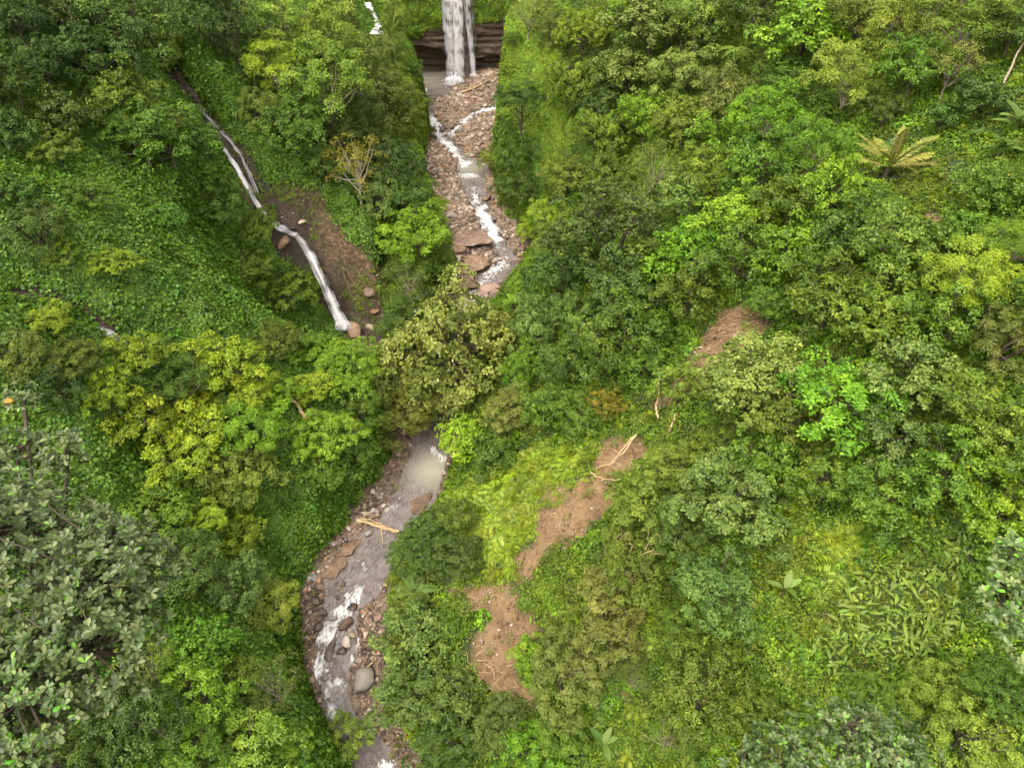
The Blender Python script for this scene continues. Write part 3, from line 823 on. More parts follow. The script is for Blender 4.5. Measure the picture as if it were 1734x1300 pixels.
# lower left fall, its upper slide, and the thin side strand
def hitv(px, py, lift=0.4):
    x, y, z, t = hit(px, py); return np.array([x, y - 0.1, z + lift])
lf0 = np.array([-23.4, 74.7, 4.6])
lf = empty('waterfall', tuple(lf0)); tag(lf, 'lower side waterfall sliding down the brown rock left of the river', 'waterfall')
def pxl(lst): return [np.array(p) for p in lst]
def ray_at(px, py, t):
    u, dy, dz = ray(px, py); return np.array([u * t, dy * t, CAMZ + dz * t])
def fall_path(pts): # (px, py, lift) on the ground
    o = []
    for px, py, l in pts:
        x, y, z, t = hit(px, py); o.append(ray_at(px, py, t - l))
    return np.array(o)
def sheet(pts, top, bot):
    """points of a fall seen along a pixel path, its distance running from that of top to that of bot"""
    t0 = top[1] * CT - (top[2] - CAMZ) * ST; t1 = bot[1] * CT - (bot[2] - CAMZ) * ST
    n = len(pts); return np.array([ray_at(p[0], p[1], 0.982 * (t0 + (t1 - t0) * (k / (n - 1)) ** 0.8)) for k, p in enumerate(pts)])
tp = np.array(hit(502, 398)[:3]) + [0, -.3, .3]
PL = sheet([(502, 398), (514, 412), (528, 436), (541, 462), (554, 492), (567, 520), (580, 546)], tp, (-23.4, 74.2, 4.8))
fall_ribbon('water_strand', PL - lf0, [.9, 1.3, 1.6, 1.7, 1.8, 1.9, 2.1], [.6, .45, .38, .32, .32, .42, .75], lf, side=(0.9, 0.35, 0.1))
fall_ribbon('water_strand', PL - lf0 + np.array([0.2, -0.35, 0.15]), [.4, .6, .7, .7, .8, .9, 1.2], [.85, .7, .65, .6, .6, .7, 1.0], lf, side=(0.9, 0.35, 0.1), bulge=0.15, nc=10)
tp = np.array(hit(372, 240)[:3]) + [0, -.3, .3]; bt = np.array(hit(470, 383)[:3]) + [0, -.2, .3]
splash(lf, lf0, PL[-1] + [.2, -.6, -.4], 1.5, .95)
P = sheet([(372, 240), (387, 262), (405, 290), (423, 322), (438, 348), (453, 370), (468, 382)], tp, bt)
uf0 = P[-1] - np.array([0, 0, 0.5])
uf = empty('waterfall', tuple(uf0)); tag(uf, 'thin upper waterfall on the dark mossy rock of the left side canyon', 'waterfall')
fall_ribbon('water_strand', P - uf0, [.3, .6, .8, .8, .7, .7, .8], [.5, .8, .85, .75, .6, .6, .9], uf, side=(0.85, 0.5, 0.1))
P = fall_path([(288, 118, .4), (312, 150, .4), (335, 178, .4), (360, 208, .4), (385, 232, .5), (408, 262, .5), (425, 300, .5), (436, 328, .4)])
tf0 = P[-1]
tf = empty('waterfall', tuple(tf0)); tag(tf, 'faint thread of water right of the thin upper side waterfall', 'waterfall')
fall_ribbon('water_strand', P - tf0, [.6, .6, .5, .6, .6, .5, .6, .9], [.05, .08, .12, .3, .42, .38, .3, .2], tf, side=(0.85, 0.5, 0.1), bulge=0.1, nc=8)
P = fall_path([(462, 376, .3), (480, 388, .3), (492, 393, .3), (503, 400, .4)])
tf0 = P[-1]
tf = empty('cascade', tuple(tf0)); tag(tf, 'short white cascade on boulders between the two left waterfalls', 'cascade')
fall_ribbon('water_strand', P - tf0, [1.3, 1.6, 1.4, 1.0], [.8, .7, .3, .9], tf, side=(0.6, 0.8, 0.0), bulge=0.15, nc=10)
P = fall_path([(621, 4, 2.6), (626, 22, 2.6), (631, 38, 2.6), (639, 58, 2.6)])
tf0 = P[-1]
tf = empty('waterfall', tuple(tf0)); tag(tf, 'small distant waterfall among trees left of the main waterfall', 'waterfall')
fall_ribbon('water_strand', P - tf0, [1.8, 2.3, 2.8, 3.4], [.9, .95, .9, .8], tf, nc=10)
P = fall_path([(160, 556, .3), (178, 566, .3), (196, 580, .3), (215, 592, .3)])
tf0 = P[-1]
tf = empty('cascade', tuple(tf0)); tag(tf, 'small stream sliding over brown rock in the ivy gully at far left', 'cascade')
fall_ribbon('water_strand', P - tf0, [1.4, 1.8, 2.0, 1.6], [.3, .55, .55, .4], tf, side=(0.5, 0.85, 0), bulge=0.1, nc=10)
P = fall_path([(500, 962, .3), (512, 968, .3), (524, 972, .3), (538, 980, .3)])
tf0 = P[-1]
tf = empty('cascade', tuple(tf0)); tag(tf, 'little white cascade entering the lower river from the ivy bank', 'cascade')
fall_ribbon('water_strand', P - tf0, [.5, .8, 1.0, 1.2], [.6, .6, .5, .3], tf, side=(0.2, 0.98, 0), bulge=0.1, nc=8)
P = fall_path([(-10, 470, .3), (2, 474, .3), (12, 480, .3)])
tf0 = P[-1]
tf = empty('cascade', tuple(tf0)); tag(tf, 'glimpse of a small cascade at the left edge above the ivy', 'cascade')
fall_ribbon('water_strand', P - tf0, [.8, .9, 1.0], [.6, .7, .5], tf, side=(0.5, 0.85, 0), bulge=0.1, nc=8)
# ------------------------------------------------------------------ thin damp air
N = NT('damp_air')
pv = N.n('VolumePrincipled'); pv.inputs['Density'].default_value = HAZE; pv.inputs['Color'].default_value = (.93, .95, .97, 1); pv.inputs['Anisotropy'].default_value = .3
N.t.links.new(pv.outputs[0], N.out.inputs['Volume'])
zlo, zhi = float(min(ZZ.min(), HILLZ[0])) + 29.0, float(max(ZZ.max() + 14, HILLZ[1] + 2, CAMZ + 4))
bx = np.array([[a, b, c] for c in (zlo - 30, zhi) for b in (-640, 640) for a in (-640, 640)], float)
hz = link('haze', mesh_np('haze', bx, np.array([[0, 1, 3, 2], [4, 6, 7, 5], [0, 4, 5, 1], [2, 3, 7, 6], [0, 2, 6, 4], [1, 5, 7, 3]]), N.m)); hz['kind'] = 'stuff'
# ------------------------------------------------------------------ rocks
def ico(sub):
    import bmesh
    bm = bmesh.new(); bmesh.ops.create_icosphere(bm, subdivisions=sub, radius=1)
    V = np.array([v.co[:] for v in bm.verts]); Fc = np.array([[v.index for v in f.verts] for f in bm.faces]); bm.free()
    return V, Fc
ICO3, ICO1 = ico(3), ico(1)
def rock_shape(base, seed, cuts=12, rgh=0.14):
    r = np.random.default_rng(seed)
    V = base[0].copy()
    for _ in range(cuts):
        n = r.normal(size=3); n /= np.linalg.norm(n); h = 0.50 + 0.28 * r.random()
        d = V @ n; V = V - np.maximum(d - h, 0)[:, None] * n * 0.85
    V *= (1 + rgh * (fbm(V[:, 0] * 1.7 + seed, V[:, 1] * 1.7 + V[:, 2] * 1.3, 2, seed % 50))[:, None])
    return V * np.array([1, 0.85, 0.66])
RK = {'pale': rock_mat('pale_grey_stone', (.30, .26, .20), (.42, .36, .29), (.54, .47, .40)),
      'brown': rock_mat('brown_stone', (.10, .055, .03), (.20, .12, .07), (.33, .22, .14)),
      'dark': rock_mat('wet_dark_stone', (.035, .022, .018), (.075, .048, .036), (.14, .095, .07), rough=0.35),
      'grey': rock_mat('grey_stone', (.26, .21, .18), (.36, .30, .26), (.46, .40, .35)),
      'tan': rock_mat('tan_stone', (.20, .14, .09), (.32, .235, .16), (.46, .37, .28)),
      'pink': rock_mat('pink_brown_stone', (.14, .085, .055), (.24, .155, .11), (.36, .25, .185)),
      'orange': rock_mat('orange_stone', (.15, .07, .03), (.24, .125, .055), (.34, .20, .10))}
ROCKM = {}
def rock_mesh(kind, k):
    if (kind, k) not in ROCKM:
        V = rock_shape(ICO3, 100 + 13 * k)
        ROCKM[kind, k] = mesh_np('boulder_' + kind, V, ICO3[1], RK[kind], smooth=False)
    return ROCKM[kind, k]
def ground_px(px, py, off=0.0):
    x, y, z, t = hit(px, py, off); return x, y, float(Z(x, y)), t
def in_river(x, y): return float(xl(y)) < x < float(xr(y)) and y < 156
def put_rock(px, py, w, h, kind, label, group='boulders in the river bed', rz=None, k=None, zs=1.0, name='boulder', cat='boulder'):
    x, y, z, t = ground_px(px, py)
    s = 0.5 * t / 1155.0
    o = link(name, rock_mesh(kind, random.randrange(7) if k is None else k))
    rz = random.random() * 6.28 if rz is None else math.radians(rz)
    # seen from above the image height of a flat stone is foreshortened a little
    o.scale = (w * s * 1.08, h * s * 1.25, (w + h) * 0.5 * s * zs)
    o.rotation_euler = (random.uniform(-.15, .15), random.uniform(-.15, .15), rz)
    wl = float(zr(y)) - 0.12 if in_river(x, y) else -99
    o.location = (x, y, max(z + 0.18 * o.scale[2], wl + (0.35 if name != 'rock_slab' else 0.0) * o.scale[2]))
    return tag(o, label, cat, group)

HAND = [
 (598, 1034, 18, 18, 'dark', 'dark wet boulder right of the head of the white rapid', None),
 (587, 1064, 17, 34, 'brown', 'long brown wedge boulder splitting the white rapid from the side channel', -35),
 (589, 1094, 20, 24, 'grey', 'pale grey round boulder standing on a darker one beside the rapid', 5),
 (581, 1107, 18, 15, 'dark', 'dark boulder under the pale grey round boulder', None),
 (597, 1077, 19, 14, 'tan', 'tan flat boulder just above the pale grey round boulder', None),
 (608, 1117, 15, 17, 'tan', 'tan boulder at the foot of the small side cascade', None),
 (616, 1155, 44, 46, 'pale', 'very large flat pale boulder on the gravel bank', 20),
 (539, 1064, 20, 18, 'dark', 'dark rounded boulder at the left bank below the yellow shrub', None),
 (546, 1037, 20, 16, 'dark', 'dark boulder left of the head of the white rapid', None),
 (535, 1018, 22, 18, 'dark', 'dark wet boulder against the left bank below the little cascade', None),
 (620, 1038, 11, 12, 'brown', 'small brown boulder upright in the side channel', None),
 (612, 1034, 8, 8, 'dark', 'small dark stone between the two upright brown boulders', None),
 (640, 1047, 15, 28, 'pink', 'brown slab of rock lying on the right bank beside the side channel', -20),
 (573, 1016, 10, 8, 'dark', 'small dark stone lowest of the cluster above the rapid', None),
 (583, 995, 9, 8, 'dark', 'small dark stone at the right of the cluster above the rapid', None),
 (571, 994, 8, 9, 'brown', 'small brown stone at the left of the cluster above the rapid', None),
 (576, 1002, 8, 8, 'brown', 'small brown stone in the middle of the cluster above the rapid', None),
 (545, 1012, 10, 8, 'orange', 'small orange brown stone near the left bank cascade', None),
 (579, 959, 14, 9, 'tan', 'tan flat stone on the edge of the brown rock shelf', None),
 (627, 908, 14, 17, 'grey', 'rounded grey boulder in the water just below the fallen log', None),
 (613, 882, 26, 14, 'tan', 'flat tan slab under the left end of the fallen log', 15),
 (622, 871, 15, 11, 'tan', 'squarish tan block above the left end of the fallen log', None),
 (657, 869, 11, 14, 'grey', 'grey boulder upstream of the fallen log, lower of a pair', None),
 (650, 857, 9, 10, 'grey', 'grey boulder upstream of the fallen log, upper of a pair', None),
 (592, 893, 20, 9, 'brown', 'brown ledge stone at the left bank below the fallen log', 10),
 (824, 341, 17, 17, 'brown', 'round brown boulder beside the upper rapid', None),
 (753, 269, 15, 9, 'brown', 'olive brown boulder at the left edge of the upper pool', None),
 (753, 276, 13, 7, 'pink', 'pink flat stone in the shallow orange water of the upper pool', None),
 (795, 254, 13, 9, 'brown', 'hollowed brown boulder right of the white upper channel', None),
 (796, 262, 13, 8, 'tan', 'tan stone under the hollowed boulder right of the upper channel', None),
 (731, 223, 9, 8, 'dark', 'dark boulder splitting the left branch at the confluence', None),
 (749, 227, 10, 10, 'dark', 'dark boulder in the fork of the two white branches', None),
 (737, 235, 8, 8, 'dark', 'lower dark boulder in the left branch of the confluence', None),
 (758, 373, 10, 8, 'dark', 'dark boulder at the left bank above the bedrock slabs', None),
 (798, 374, 13, 9, 'dark', 'dark brown boulder left of the upper rapid above the bedrock', None),
 (837, 378, 11, 10, 'dark', 'dark boulder touching the right side of the upper rapid', None),
 (803, 509, 10, 11, 'brown', 'rounded brown boulder low in the upper river just above the trees', None),
 (839, 450, 7, 6, 'dark', 'small dark stone in the water where the river bends', None),
 (851, 441, 7, 6, 'brown', 'left small stone of the pair at the river bend', None),
 (857, 446, 7, 6, 'brown', 'right small stone of the pair at the river bend', None),
 (780, 516, 6, 5, 'dark', 'small dark stone in the last white water above the trees', None),
 (793, 518, 7, 5, 'dark', 'small dark stone at the right edge of the last white water', None),
 (717, 193, 12, 6, 'tan', 'flat tan stone at the left wall above the confluence', None),
 (793, 164, 5, 6, 'tan', 'upright pale stone on the gravel in front of the main waterfall', None),
 (818, 134, 5, 5, 'grey', 'white stone on the gravel fan right of the main waterfall', None),
 (728, 141, 5, 4, 'grey', 'white stone at the shore of the plunge pool', None),
 (768, 171, 5, 4, 'grey', 'white stone in the middle of the gravel in front of the waterfall', None)]
for px, py, w, h, kd, lab, rz in HAND:
    put_rock(px, py, w, h, kd, lab, rz=rz)
HAND2 = [
 (583, 548, 8, 7, 'dark', 'dark stone at the very foot of the lower side waterfall'), (576, 556, 8, 6, 'dark', 'dark stone left of the foot of the lower side waterfall'),
 (600, 563, 46, 34, 'brown', 'large orange brown boulder at the foot of the lower side waterfall'), (627, 556, 20, 13, 'tan', 'tan angular boulder right of the orange boulder'),
 (616, 573, 12, 7, 'tan', 'tan flat stone on the lip of the orange boulder'), (613, 586, 14, 12, 'tan', 'tan stone below the orange boulder in the side canyon'),
 (625, 500, 30, 18, 'pink', 'pink brown boulder jutting from the bank right of the side waterfall'), (636, 532, 18, 14, 'orange', 'orange boulder above the tan angular boulder in the side canyon'),
 (628, 588, 14, 10, 'brown', 'brown stone lowest in the side canyon before the trees'), (513, 383, 14, 13, 'tan', 'pale tan boulder above the lip of the lower side waterfall'),
 (484, 418, 46, 20, 'brown', 'smooth brown rock ledge left of the lip of the lower side waterfall'), (496, 394, 12, 8, 'dark', 'dark wet stone in the cascade between the side waterfalls')]
for px, py, w, h, kd, lab in HAND2:
    put_rock(px, py, w, h, kd, lab, group='boulders in the side canyon')
# stones on the landslide
for px, py, w, lab in [(962, 855, 8, 'largest pale stone on the upper landslide scar'), (940, 870, 5, 'small pale stone left of the largest on the upper scar'),
                       (1002, 862, 5, 'small pale stone right of the largest on the upper scar'), (928, 892, 5, 'pale stone at the lower left of the upper scar'),
                       (946, 900, 5, 'pale stone at the foot of the upper scar'), (916, 911, 6, 'pale stone in green just below the upper scar'),
                       (922, 946, 8, 'grey stone right of the small middle scar'), (920, 974, 7, 'grey stone lowest beside the small middle scar'), (939, 968, 10, 'upright grey stone in yellow green plants'),
                       (845, 1068, 7, 'pale stone in the middle of the lowest landslide scar'), (877, 1102, 6, 'pale stone near the right edge of the lowest scar'), (852, 1118, 5, 'pale stone near the foot of the lowest scar'),
                       (1083, 752, 7, 'pale stone high on the small scar below the thicket'), (1070, 778, 5, 'pale stone low on the small scar below the thicket'),
                       (1200, 594, 6, 'pale stone at the left of the reddish scar high on the slope'), (1245, 572, 14, 'pinkish boulder in the reddish scar high on the slope')]:
    put_rock(px, py, w, w * 0.8, 'tan' if w < 8.5 else 'pink', lab, 'stones on the landslide scars', name='stone', cat='stone')

SLABM = {}
def slab_mesh(kind, k):
    V = rock_shape(ICO3, 300 + 17 * k, 10, .5)
    V *= (1 + .16 * fbm(V[:, 0] * 5 + k, V[:, 1] * 5, 2, k + 3))[:, None]
    return mesh_np('slab_' + kind, V, ICO3[1], RK[kind])
def slab(px, py, w, h, rz, kind, label, zs=0.35, k=0):
    o = put_rock(px, py, w * 1.3, h * 1.3, kind, label, 'bedrock slabs in the river', rz, k, zs, 'rock_slab', 'bedrock')
    o.data = slab_mesh(kind, k + int(px) % 11)
    return o
slab(793, 405, 70, 46, -20, 'pink', 'broad purplish bedrock slab left of the upper rapid', .30, 1)
slab(765, 425, 40, 40, 10, 'brown', 'brown bedrock shoulder at the left wall above the smooth dome', .5, 2)
slab(802, 448, 44, 44, 20, 'brown', 'smooth brown bedrock dome beside the river bend', .5, 3)
slab(775, 478, 44, 62, -30, 'brown', 'long brown bedrock ramp left of the last upper rapid', .40, 4)
slab(832, 492, 44, 24, 15, 'pink', 'reddish bedrock bench right of the last upper rapid', .35, 5)
slab(592, 930, 26, 46, -32, 'brown', 'long smooth brown rock shelf along the left bank below the log', .35, 6)
slab(565, 965, 30, 50, -38, 'brown', 'lower end of smooth brown rock shelf beside the little cascade', .3, 2)
slab(708, 858, 42, 30, 30, 'brown', 'submerged reddish bedrock hump in the middle of the lower river', .10, 3)
slab(556, 1090, 26, 60, 5, 'dark', 'dark wet bedrock under the left edge of the white rapid', .12, 5)

# scattered river stones: 230 single ones, the rest as stuff
pts = []
while len(pts) < 7000:
    n = 6000
    y = rng.uniform(14, 154, n); L = xl(y); R = xr(y)
    x = L + (R - L) * rng.random(n)
    wd = np.minimum(np.minimum(near_course(x, y, C_LOW), near_course(x, y, C_UP)), near_course(x, y, C_BR))
    p_ = np.where(wd > 0.2, 1.0, 0.10) * (0.35 + 0.9 * (fbm(x / 3.0, y / 3.0, 2, 77) > -0.1)) * np.where((y > 58) & (y < 76), 0.3, 1)
    m = rng.random(n) < p_
    pts += list(zip(x[m], y[m]))
pts = np.array(pts[:7000])
sz = 0.10 + 0.16 * rng.random(7000) ** 2 + 0.35 * rng.random(7000) ** 9
px_, py_, tt_ = proj(pts[:, 0], pts[:, 1], zr(pts[:, 1]))
sz = np.where(pts[:, 1] > 84, sz * 1.55, sz)
app = sz / tt_ * ((py_ > 0) & (py_ < 1300))
order = np.argsort(-app)
sel = order[:225]
kinds = ['brown', 'tan', 'pink', 'dark', 'brown', 'dark', 'orange', 'grey']
zz_ = Z(pts[:, 0], pts[:, 1])
for k, i in enumerate(sel):
    x, y = pts[i]; s = sz[i]
    kd = kinds[rng.integers(8)]
    o = link('river_stone', rock_mesh(kd, int(rng.integers(7))))
    o.location = (x, y, zz_[i] + s * 0.1); o.scale = (s, s * rng.uniform(.7, 1.1), s * rng.uniform(.6, .9))
    o.rotation_euler = (rng.uniform(-.4, .4), rng.uniform(-.4, .4), rng.uniform(0, 6.28))
    wh = 'upper reach below the main waterfall' if y > 100 else ('upper reach beside the bedrock slabs' if y > 64 else ('lower reach above and around the log' if y > 42 else 'gravel bank beside the lower white rapid'))
    sd_n = 'left' if x < .5 * (float(xl(y)) + float(xr(y))) else 'right'
    cn = {'pink': 'pinkish brown', 'orange': 'rusty'}.get(kd, kd)
    tag(o, '%s stone on the %s side of the %s' % (cn, sd_n, wh), 'stone', '%s stones on the %s side of the %s' % (cn, sd_n, wh))
rest = order[225:]
IV, IF = ICO1
def pebbles(idx_pts, sizes, zs_, name, mat, kind_tag=True):
    n = len(idx_pts)
    A = rng.normal(size=(n, 3, 3)); 
    Qm, _ = np.linalg.qr(A)
    Vv = IV[None] * (1 + 0.22 * rng.normal(size=(n, len(IV), 1)))
    Vv = Vv * (sizes[:, None, None] * (0.6 + 0.6 * rng.random((n, 1, 3))))
    Vv = np.einsum('nij,nvj->nvi', Qm, Vv)
    Vv[..., 2] *= 0.75
    Vv = Vv + np.column_stack([idx_pts, zs_ + sizes * 0.15])[:, None, :]
    Fv = IF[None] + (np.arange(n) * len(IV))[:, None, None]
    tint = np.repeat(rng.random(n), len(IV))
    return mesh_np(name, Vv.reshape(-1, 3), Fv.reshape(-1, 3), mat, {'tint': tint})
N = NT('river_gravel_stones')
ti = N.n('Attribute', _attribute_name='tint').outputs['Fac']
pos = N.n('NewGeometry').outputs['Position']
col = N.ramp(ti, [(0.0, (.04, .026, .018)), (0.35, (.11, .070, .045)), (0.6, (.21, .14, .095)), (0.8, (.33, .24, .17)), (0.94, (.50, .42, .34)), (0.985, (.30, .14, .06))])
col = N.mix(N.math('MULTIPLY', N.noise(6, 4, 0.6, pos), 0.4), col, (.08, .05, .035))
yb0 = N.n('SeparateXYZ'); N.t.links.new(pos, yb0.inputs[0])
upr = N.ramp(N.math('MULTIPLY', N.math('SUBTRACT', yb0.outputs[1], 84), .0625), [(0, (0,) * 3), (1, (.22,) * 3)])
col = N.mix(upr, col, (.46, .34, .25))
p = N.n('BsdfPrincipled', Roughness=0.75, Base_Color=col)
GRAV = N.finish(p.outputs[0])
tag(link('river_gravel', pebbles(pts[rest], sz[rest], zz_[rest], 'river_gravel', GRAV)), kind='stuff')
# stone crumbs on the scars
cand = np.column_stack([rng.uniform(-35, 60, 60000), rng.uniform(8, 110, 60000)])
cz_ = Z(cand[:, 0], cand[:, 1]); cpx, cpy, ct = proj(cand[:, 0], cand[:, 1], cz_)
m = in_any(cpx, cpy, SOIL[:5] + ROCK[:1], 8, cand[:, 0], cand[:, 1]); cand, cz_ = cand[m][:2600], cz_[m][:2600]
tag(link('landslide_rubble', pebbles(cand, 0.03 + 0.13 * rng.random(len(cand)) ** 3, cz_, 'landslide_rubble', GRAV)), kind='stuff')

# ------------------------------------------------------------------ logs and dead wood
def stick(pathpx, r0, r1, label, name='fallen_log', cat='log', group=None, mat=WOOD, lift=0.25, wob=0.06, branches=()):
    """pathpx: (px, py, lift m) points laid on the ground"""
    P = []
    for q in pathpx:
        x, y, z, t = hit(q[0], q[1], q[2] if len(q) > 2 else lift)
        P.append([x, y, z])
    P = np.array(P); o0 = P[0].copy()
    s = np.linspace(0, 1, len(P)); S = np.linspace(0, 1, 14)
    Q_ = np.stack([np.interp(S, s, P[:, k]) for k in range(3)], -1) - o0
    Q_ += wob * rng.normal(size=Q_.shape) * np.array([1, 1, .5])
    root = empty(name, tuple(o0)); tag(root, label, cat, group)
    V, Qd = tube(Q_, r0 + (r1 - r0) * S, 7)
    link('stem', mesh_np('stem', V, Qd, mat, smooth=True), root)
    for (a, dx, dy, dz, r) in branches:
        b = Q_[int(a * 13)]
        pp = np.stack([b + np.array([dx, dy, dz]) * k + np.array([0, 0, -.15 * k * k]) for k in np.linspace(0, 1, 6)])
        V, Qd = tube(pp, np.linspace(r, r * .3, 6), 5)
        link('branch', mesh_np('branch', V, Qd, mat, smooth=True), root)
    return root
stick([(604, 880, .7), (630, 887, .6), (652, 895, .6), (677, 901, .8)], .17, .24, 'pale orange fallen log lying across the lower river', branches=[(.55, .5, -2.0, -.1, .09), (.55, .2, -.6, .1, .06), (.2, 1.6, .9, .2, .06)])
stick([(612, 877, .8), (640, 885, .8), (672, 902, .9)], .06, .11, 'thin split pole lying along the log across the lower river', 'fallen_pole')
stick([(482, 665, 1.5), (500, 680, 1.4), (520, 711, 1.0)], .10, .22, 'brown fallen log sticking out of bushes left of the hidden river', branches=[(.2, -1.5, 1.0, .4, .07), (.3, -1.2, .2, .6, .06), (.1, .6, 1.2, .5, .05)])
stick([(781, 157, .3), (798, 151, .4), (815, 143, .5)], .22, .12, 'brown log on the gravel in front of the main waterfall')
stick([(788, 150, .4), (804, 145, .5)], .08, .06, 'thin pale pole beside the log at the main waterfall', 'fallen_pole')
stick([(614, 1134, .3), (624, 1128, .35), (633, 1118, .3)], .09, .07, 'short driftwood piece above the very large flat boulder', 'driftwood')
stick([(1078, 736, 1.2), (1060, 760, 1.2), (1036, 782, .8), (1010, 793, .6)], .10, .04, 'long bare fallen trunk leaning down to the upper scar', 'fallen_pole', branches=[(.5, -.8, .8, .1, .04), (.8, .5, -.5, .2, .03)])
stick([(1072, 738, 1.3), (1052, 764, 1.0), (1040, 785, .6)], .07, .04, 'shorter bare trunk beside the long one above the scar', 'fallen_pole')
stick([(1118, 640, 2.5), (1112, 690, 1.2), (1113, 708, .6)], .08, .12, 'slim upright dead trunk beside the thicket right of centre', 'fallen_pole')
stick([(1145, 700, 2.0), (1135, 730, .6)], .06, .10, 'slanting dead trunk above the small scar', 'fallen_pole')
stick([(1000, 800, .8), (1020, 812, .8), (1060, 811, .8)], .05, .04, 'thin dead branch lying over the top of the upper scar', 'dead_branch', 'branch', branches=[(.3, -.5, .7, .2, .03), (.5, .3, -.6, .2, .03)])
stick([(1105, 1120, .3), (1112, 1090, .3)], .05, .04, 'thin reddish stick in shrubs right of the grey tree', 'dead_branch', 'branch')
stick([(935, 905, .15), (950, 880, .15)], .03, .03, 'thin bamboo stick on the foot of the upper scar', 'dead_branch', 'branch')
# tangles of dead twigs
def tangle(px, py, rpx, n, label, mat=WOOD, lift=0.3):
    x0, y0, z0, t0 = ground_px(px, py); R = rpx * t0 / 1155.0
    parts = []
    for _ in range(n):
        a = rng.uniform(0, 6.28); r = R * math.sqrt(rng.random()); x = x0 + r * math.cos(a); y = y0 + r * math.sin(a)
        Ls = rng.uniform(.6, 2.0); b = rng.normal(-0.6, 0.8); S = np.linspace(0, 1, 6)
        X = x + np.cos(b) * Ls * S + .12 * rng.normal(size=6); Y = y + np.sin(b) * Ls * S + .12 * rng.normal(size=6)
        Zc = Z(X, Y) + lift * (0.3 + rng.random() + .5 * np.sin(S * 3))
        parts.append(tube(np.column_stack([X - x0, Y - y0, Zc - z0]), np.linspace(.026, .008, 6), 4))
    V, Qd = merge(parts)
    o = link('brushwood', mesh_np('brushwood', V, Qd, mat), None, (x0, y0, z0))
    return tag(o, label, 'brushwood', kind='stuff')
tangle(800, 1010, 40, 34, 'tangle of dead brown twigs at the top of the lowest scar', lift=.12)
tangle(785, 1125, 30, 14, 'dead twigs along the left of the lowest scar')
tangle(1130, 640, 60, 45, 'broken branches in the thicket below the reddish scar')
tangle(1240, 560, 40, 16, 'bare twigs over the reddish scar')
tangle(1045, 985, 45, 40, 'pale dead twigs on top of the dull tree right of the scars', WOOD, 2.6)
tangle(830, 1180, 50, 50, 'brown twigs below the lowest scar')
tangle(620, 430, 50, 50, 'hanging dead roots on the brown bank right of the side waterfall')

# ------------------------------------------------------------------ tree kinds
def trunk_geo(bc, h, r=0.05, nl=9, base=-1.0, lean=0.06):
    S = np.linspace(base, h * 0.78, 9)
    wx = lean * rng.normal() * (S - base) + 0.02 * rng.normal(size=9); wy = lean * rng.normal() * (S - base) + 0.02 * rng.normal(size=9)
    P = np.stack([wx, wy, S], -1); P[:, :2] *= np.linspace(0.2, 1, 9)[:, None]
    parts = [tube(P, np.linspace(r * 1.35, r * 0.62, 9), 7)]
    top = P[-1]; idx = rng.permutation(len(bc))[:nl]
    for i in idx:
        e = bc[i] * np.array([.95, .95, .95]) + np.array([0, 0, h]); s = np.linspace(0, 1, 6)[:, None]
        st = P[rng.integers(6, 9)]
        q = st + (e - st) * s + np.array([0, 0, -0.10]) * np.sin(s * PI) + 0.02 * rng.normal(size=(6, 3)) * s
        parts.append(tube(q, np.linspace(r * 0.45, r * 0.12, 6), 5))
        for _ in range(2):
            k = rng.integers(3, 5); e2 = q[k] + rng.normal(size=3) * 0.18 + np.array([0, 0, .12])
            parts.append(tube(q[k] + (e2 - q[k]) * np.linspace(0, 1, 4)[:, None], np.linspace(r * .18, r * .06, 4), 4))
    return merge(parts)

KIND = {}   # name -> list of (crown mesh, trunk mesh, h)
def kind(key, mat, n, h, bark=BARK, nl=9, r=0.05, **kw):
    KIND[key] = []
    for v in range(n):
        V, Q, T, bc = crown(**kw)
        cm = mesh_np('crown', V, Q, MT[mat], {'tint': T})
        tv, tq = trunk_geo(bc, h, r=r, nl=nl)
        KIND[key].append((cm, mesh_np('trunk', tv, tq, bark, smooth=True), h, mat, V, Q, T))
kind('dome', 'dark', 3, 1.15, nb=46, ncl=24, nlf=12, R=1, H=.82, rb=.25, rc=.040, L=.056, W=.040, low=-.25)
kind('fine', 'mid', 3, 1.2, nb=46, ncl=26, nlf=12, R=1, H=.76, rb=.25, rc=.04, L=.050, W=.034, low=-.2)
kind('feathery', 'feather', 2, 1.5, bark=BARKP, nb=36, ncl=24, nlf=16, R=1, H=.75, rb=.26, rc=.06, L=.070, W=.024, low=-.15, flat=.7, up=.8)
kind('broad', 'bright', 3, 1.1, nb=40, ncl=16, nlf=10, R=1, H=.74, rb=.26, rc=.05, L=.088, W=.060, low=-.2)
kind('star', 'yellow', 2, 1.1, nb=38, ncl=20, nlf=11, R=1, H=.70, rb=.25, rc=.04, L=.085, W=.034, low=-.15, up=.7)
kind('open', 'lime', 2, 1.2, nb=46, ncl=17, nlf=10, R=1, H=.78, rb=.23, rc=.05, L=.075, W=.046, low=-.25, gap=.12)
kind('umbrella', 'dark', 1, 2.3, nb=26, ncl=32, nlf=12, R=1, H=.5, rb=.26, rc=.06, L=.06, W=.035, low=.0, flat=.7, r=.045)
kind('column', 'olive', 2, 1.5, nb=40, ncl=22, nlf=10, R=.85, H=1.7, rb=.34, rc=.06, L=.07, W=.04, low=-.75)
kind('airy', 'grey', 2, 1.5, bark=BARKP, nb=22, ncl=14, nlf=9, R=1, H=.8, rb=.30, rc=.09, L=.055, W=.026, low=-.1, nl=16, r=.035)
kind('sparse', 'russet', 1, 1.5, bark=bark_mat('white_bark', (.30, .25, .18), (.55, .47, .36)), nb=26, ncl=13, nlf=8, R=.9, H=1.0, rb=.22, rc=.07, L=.06, W=.04, low=.0, nl=22, r=.045)

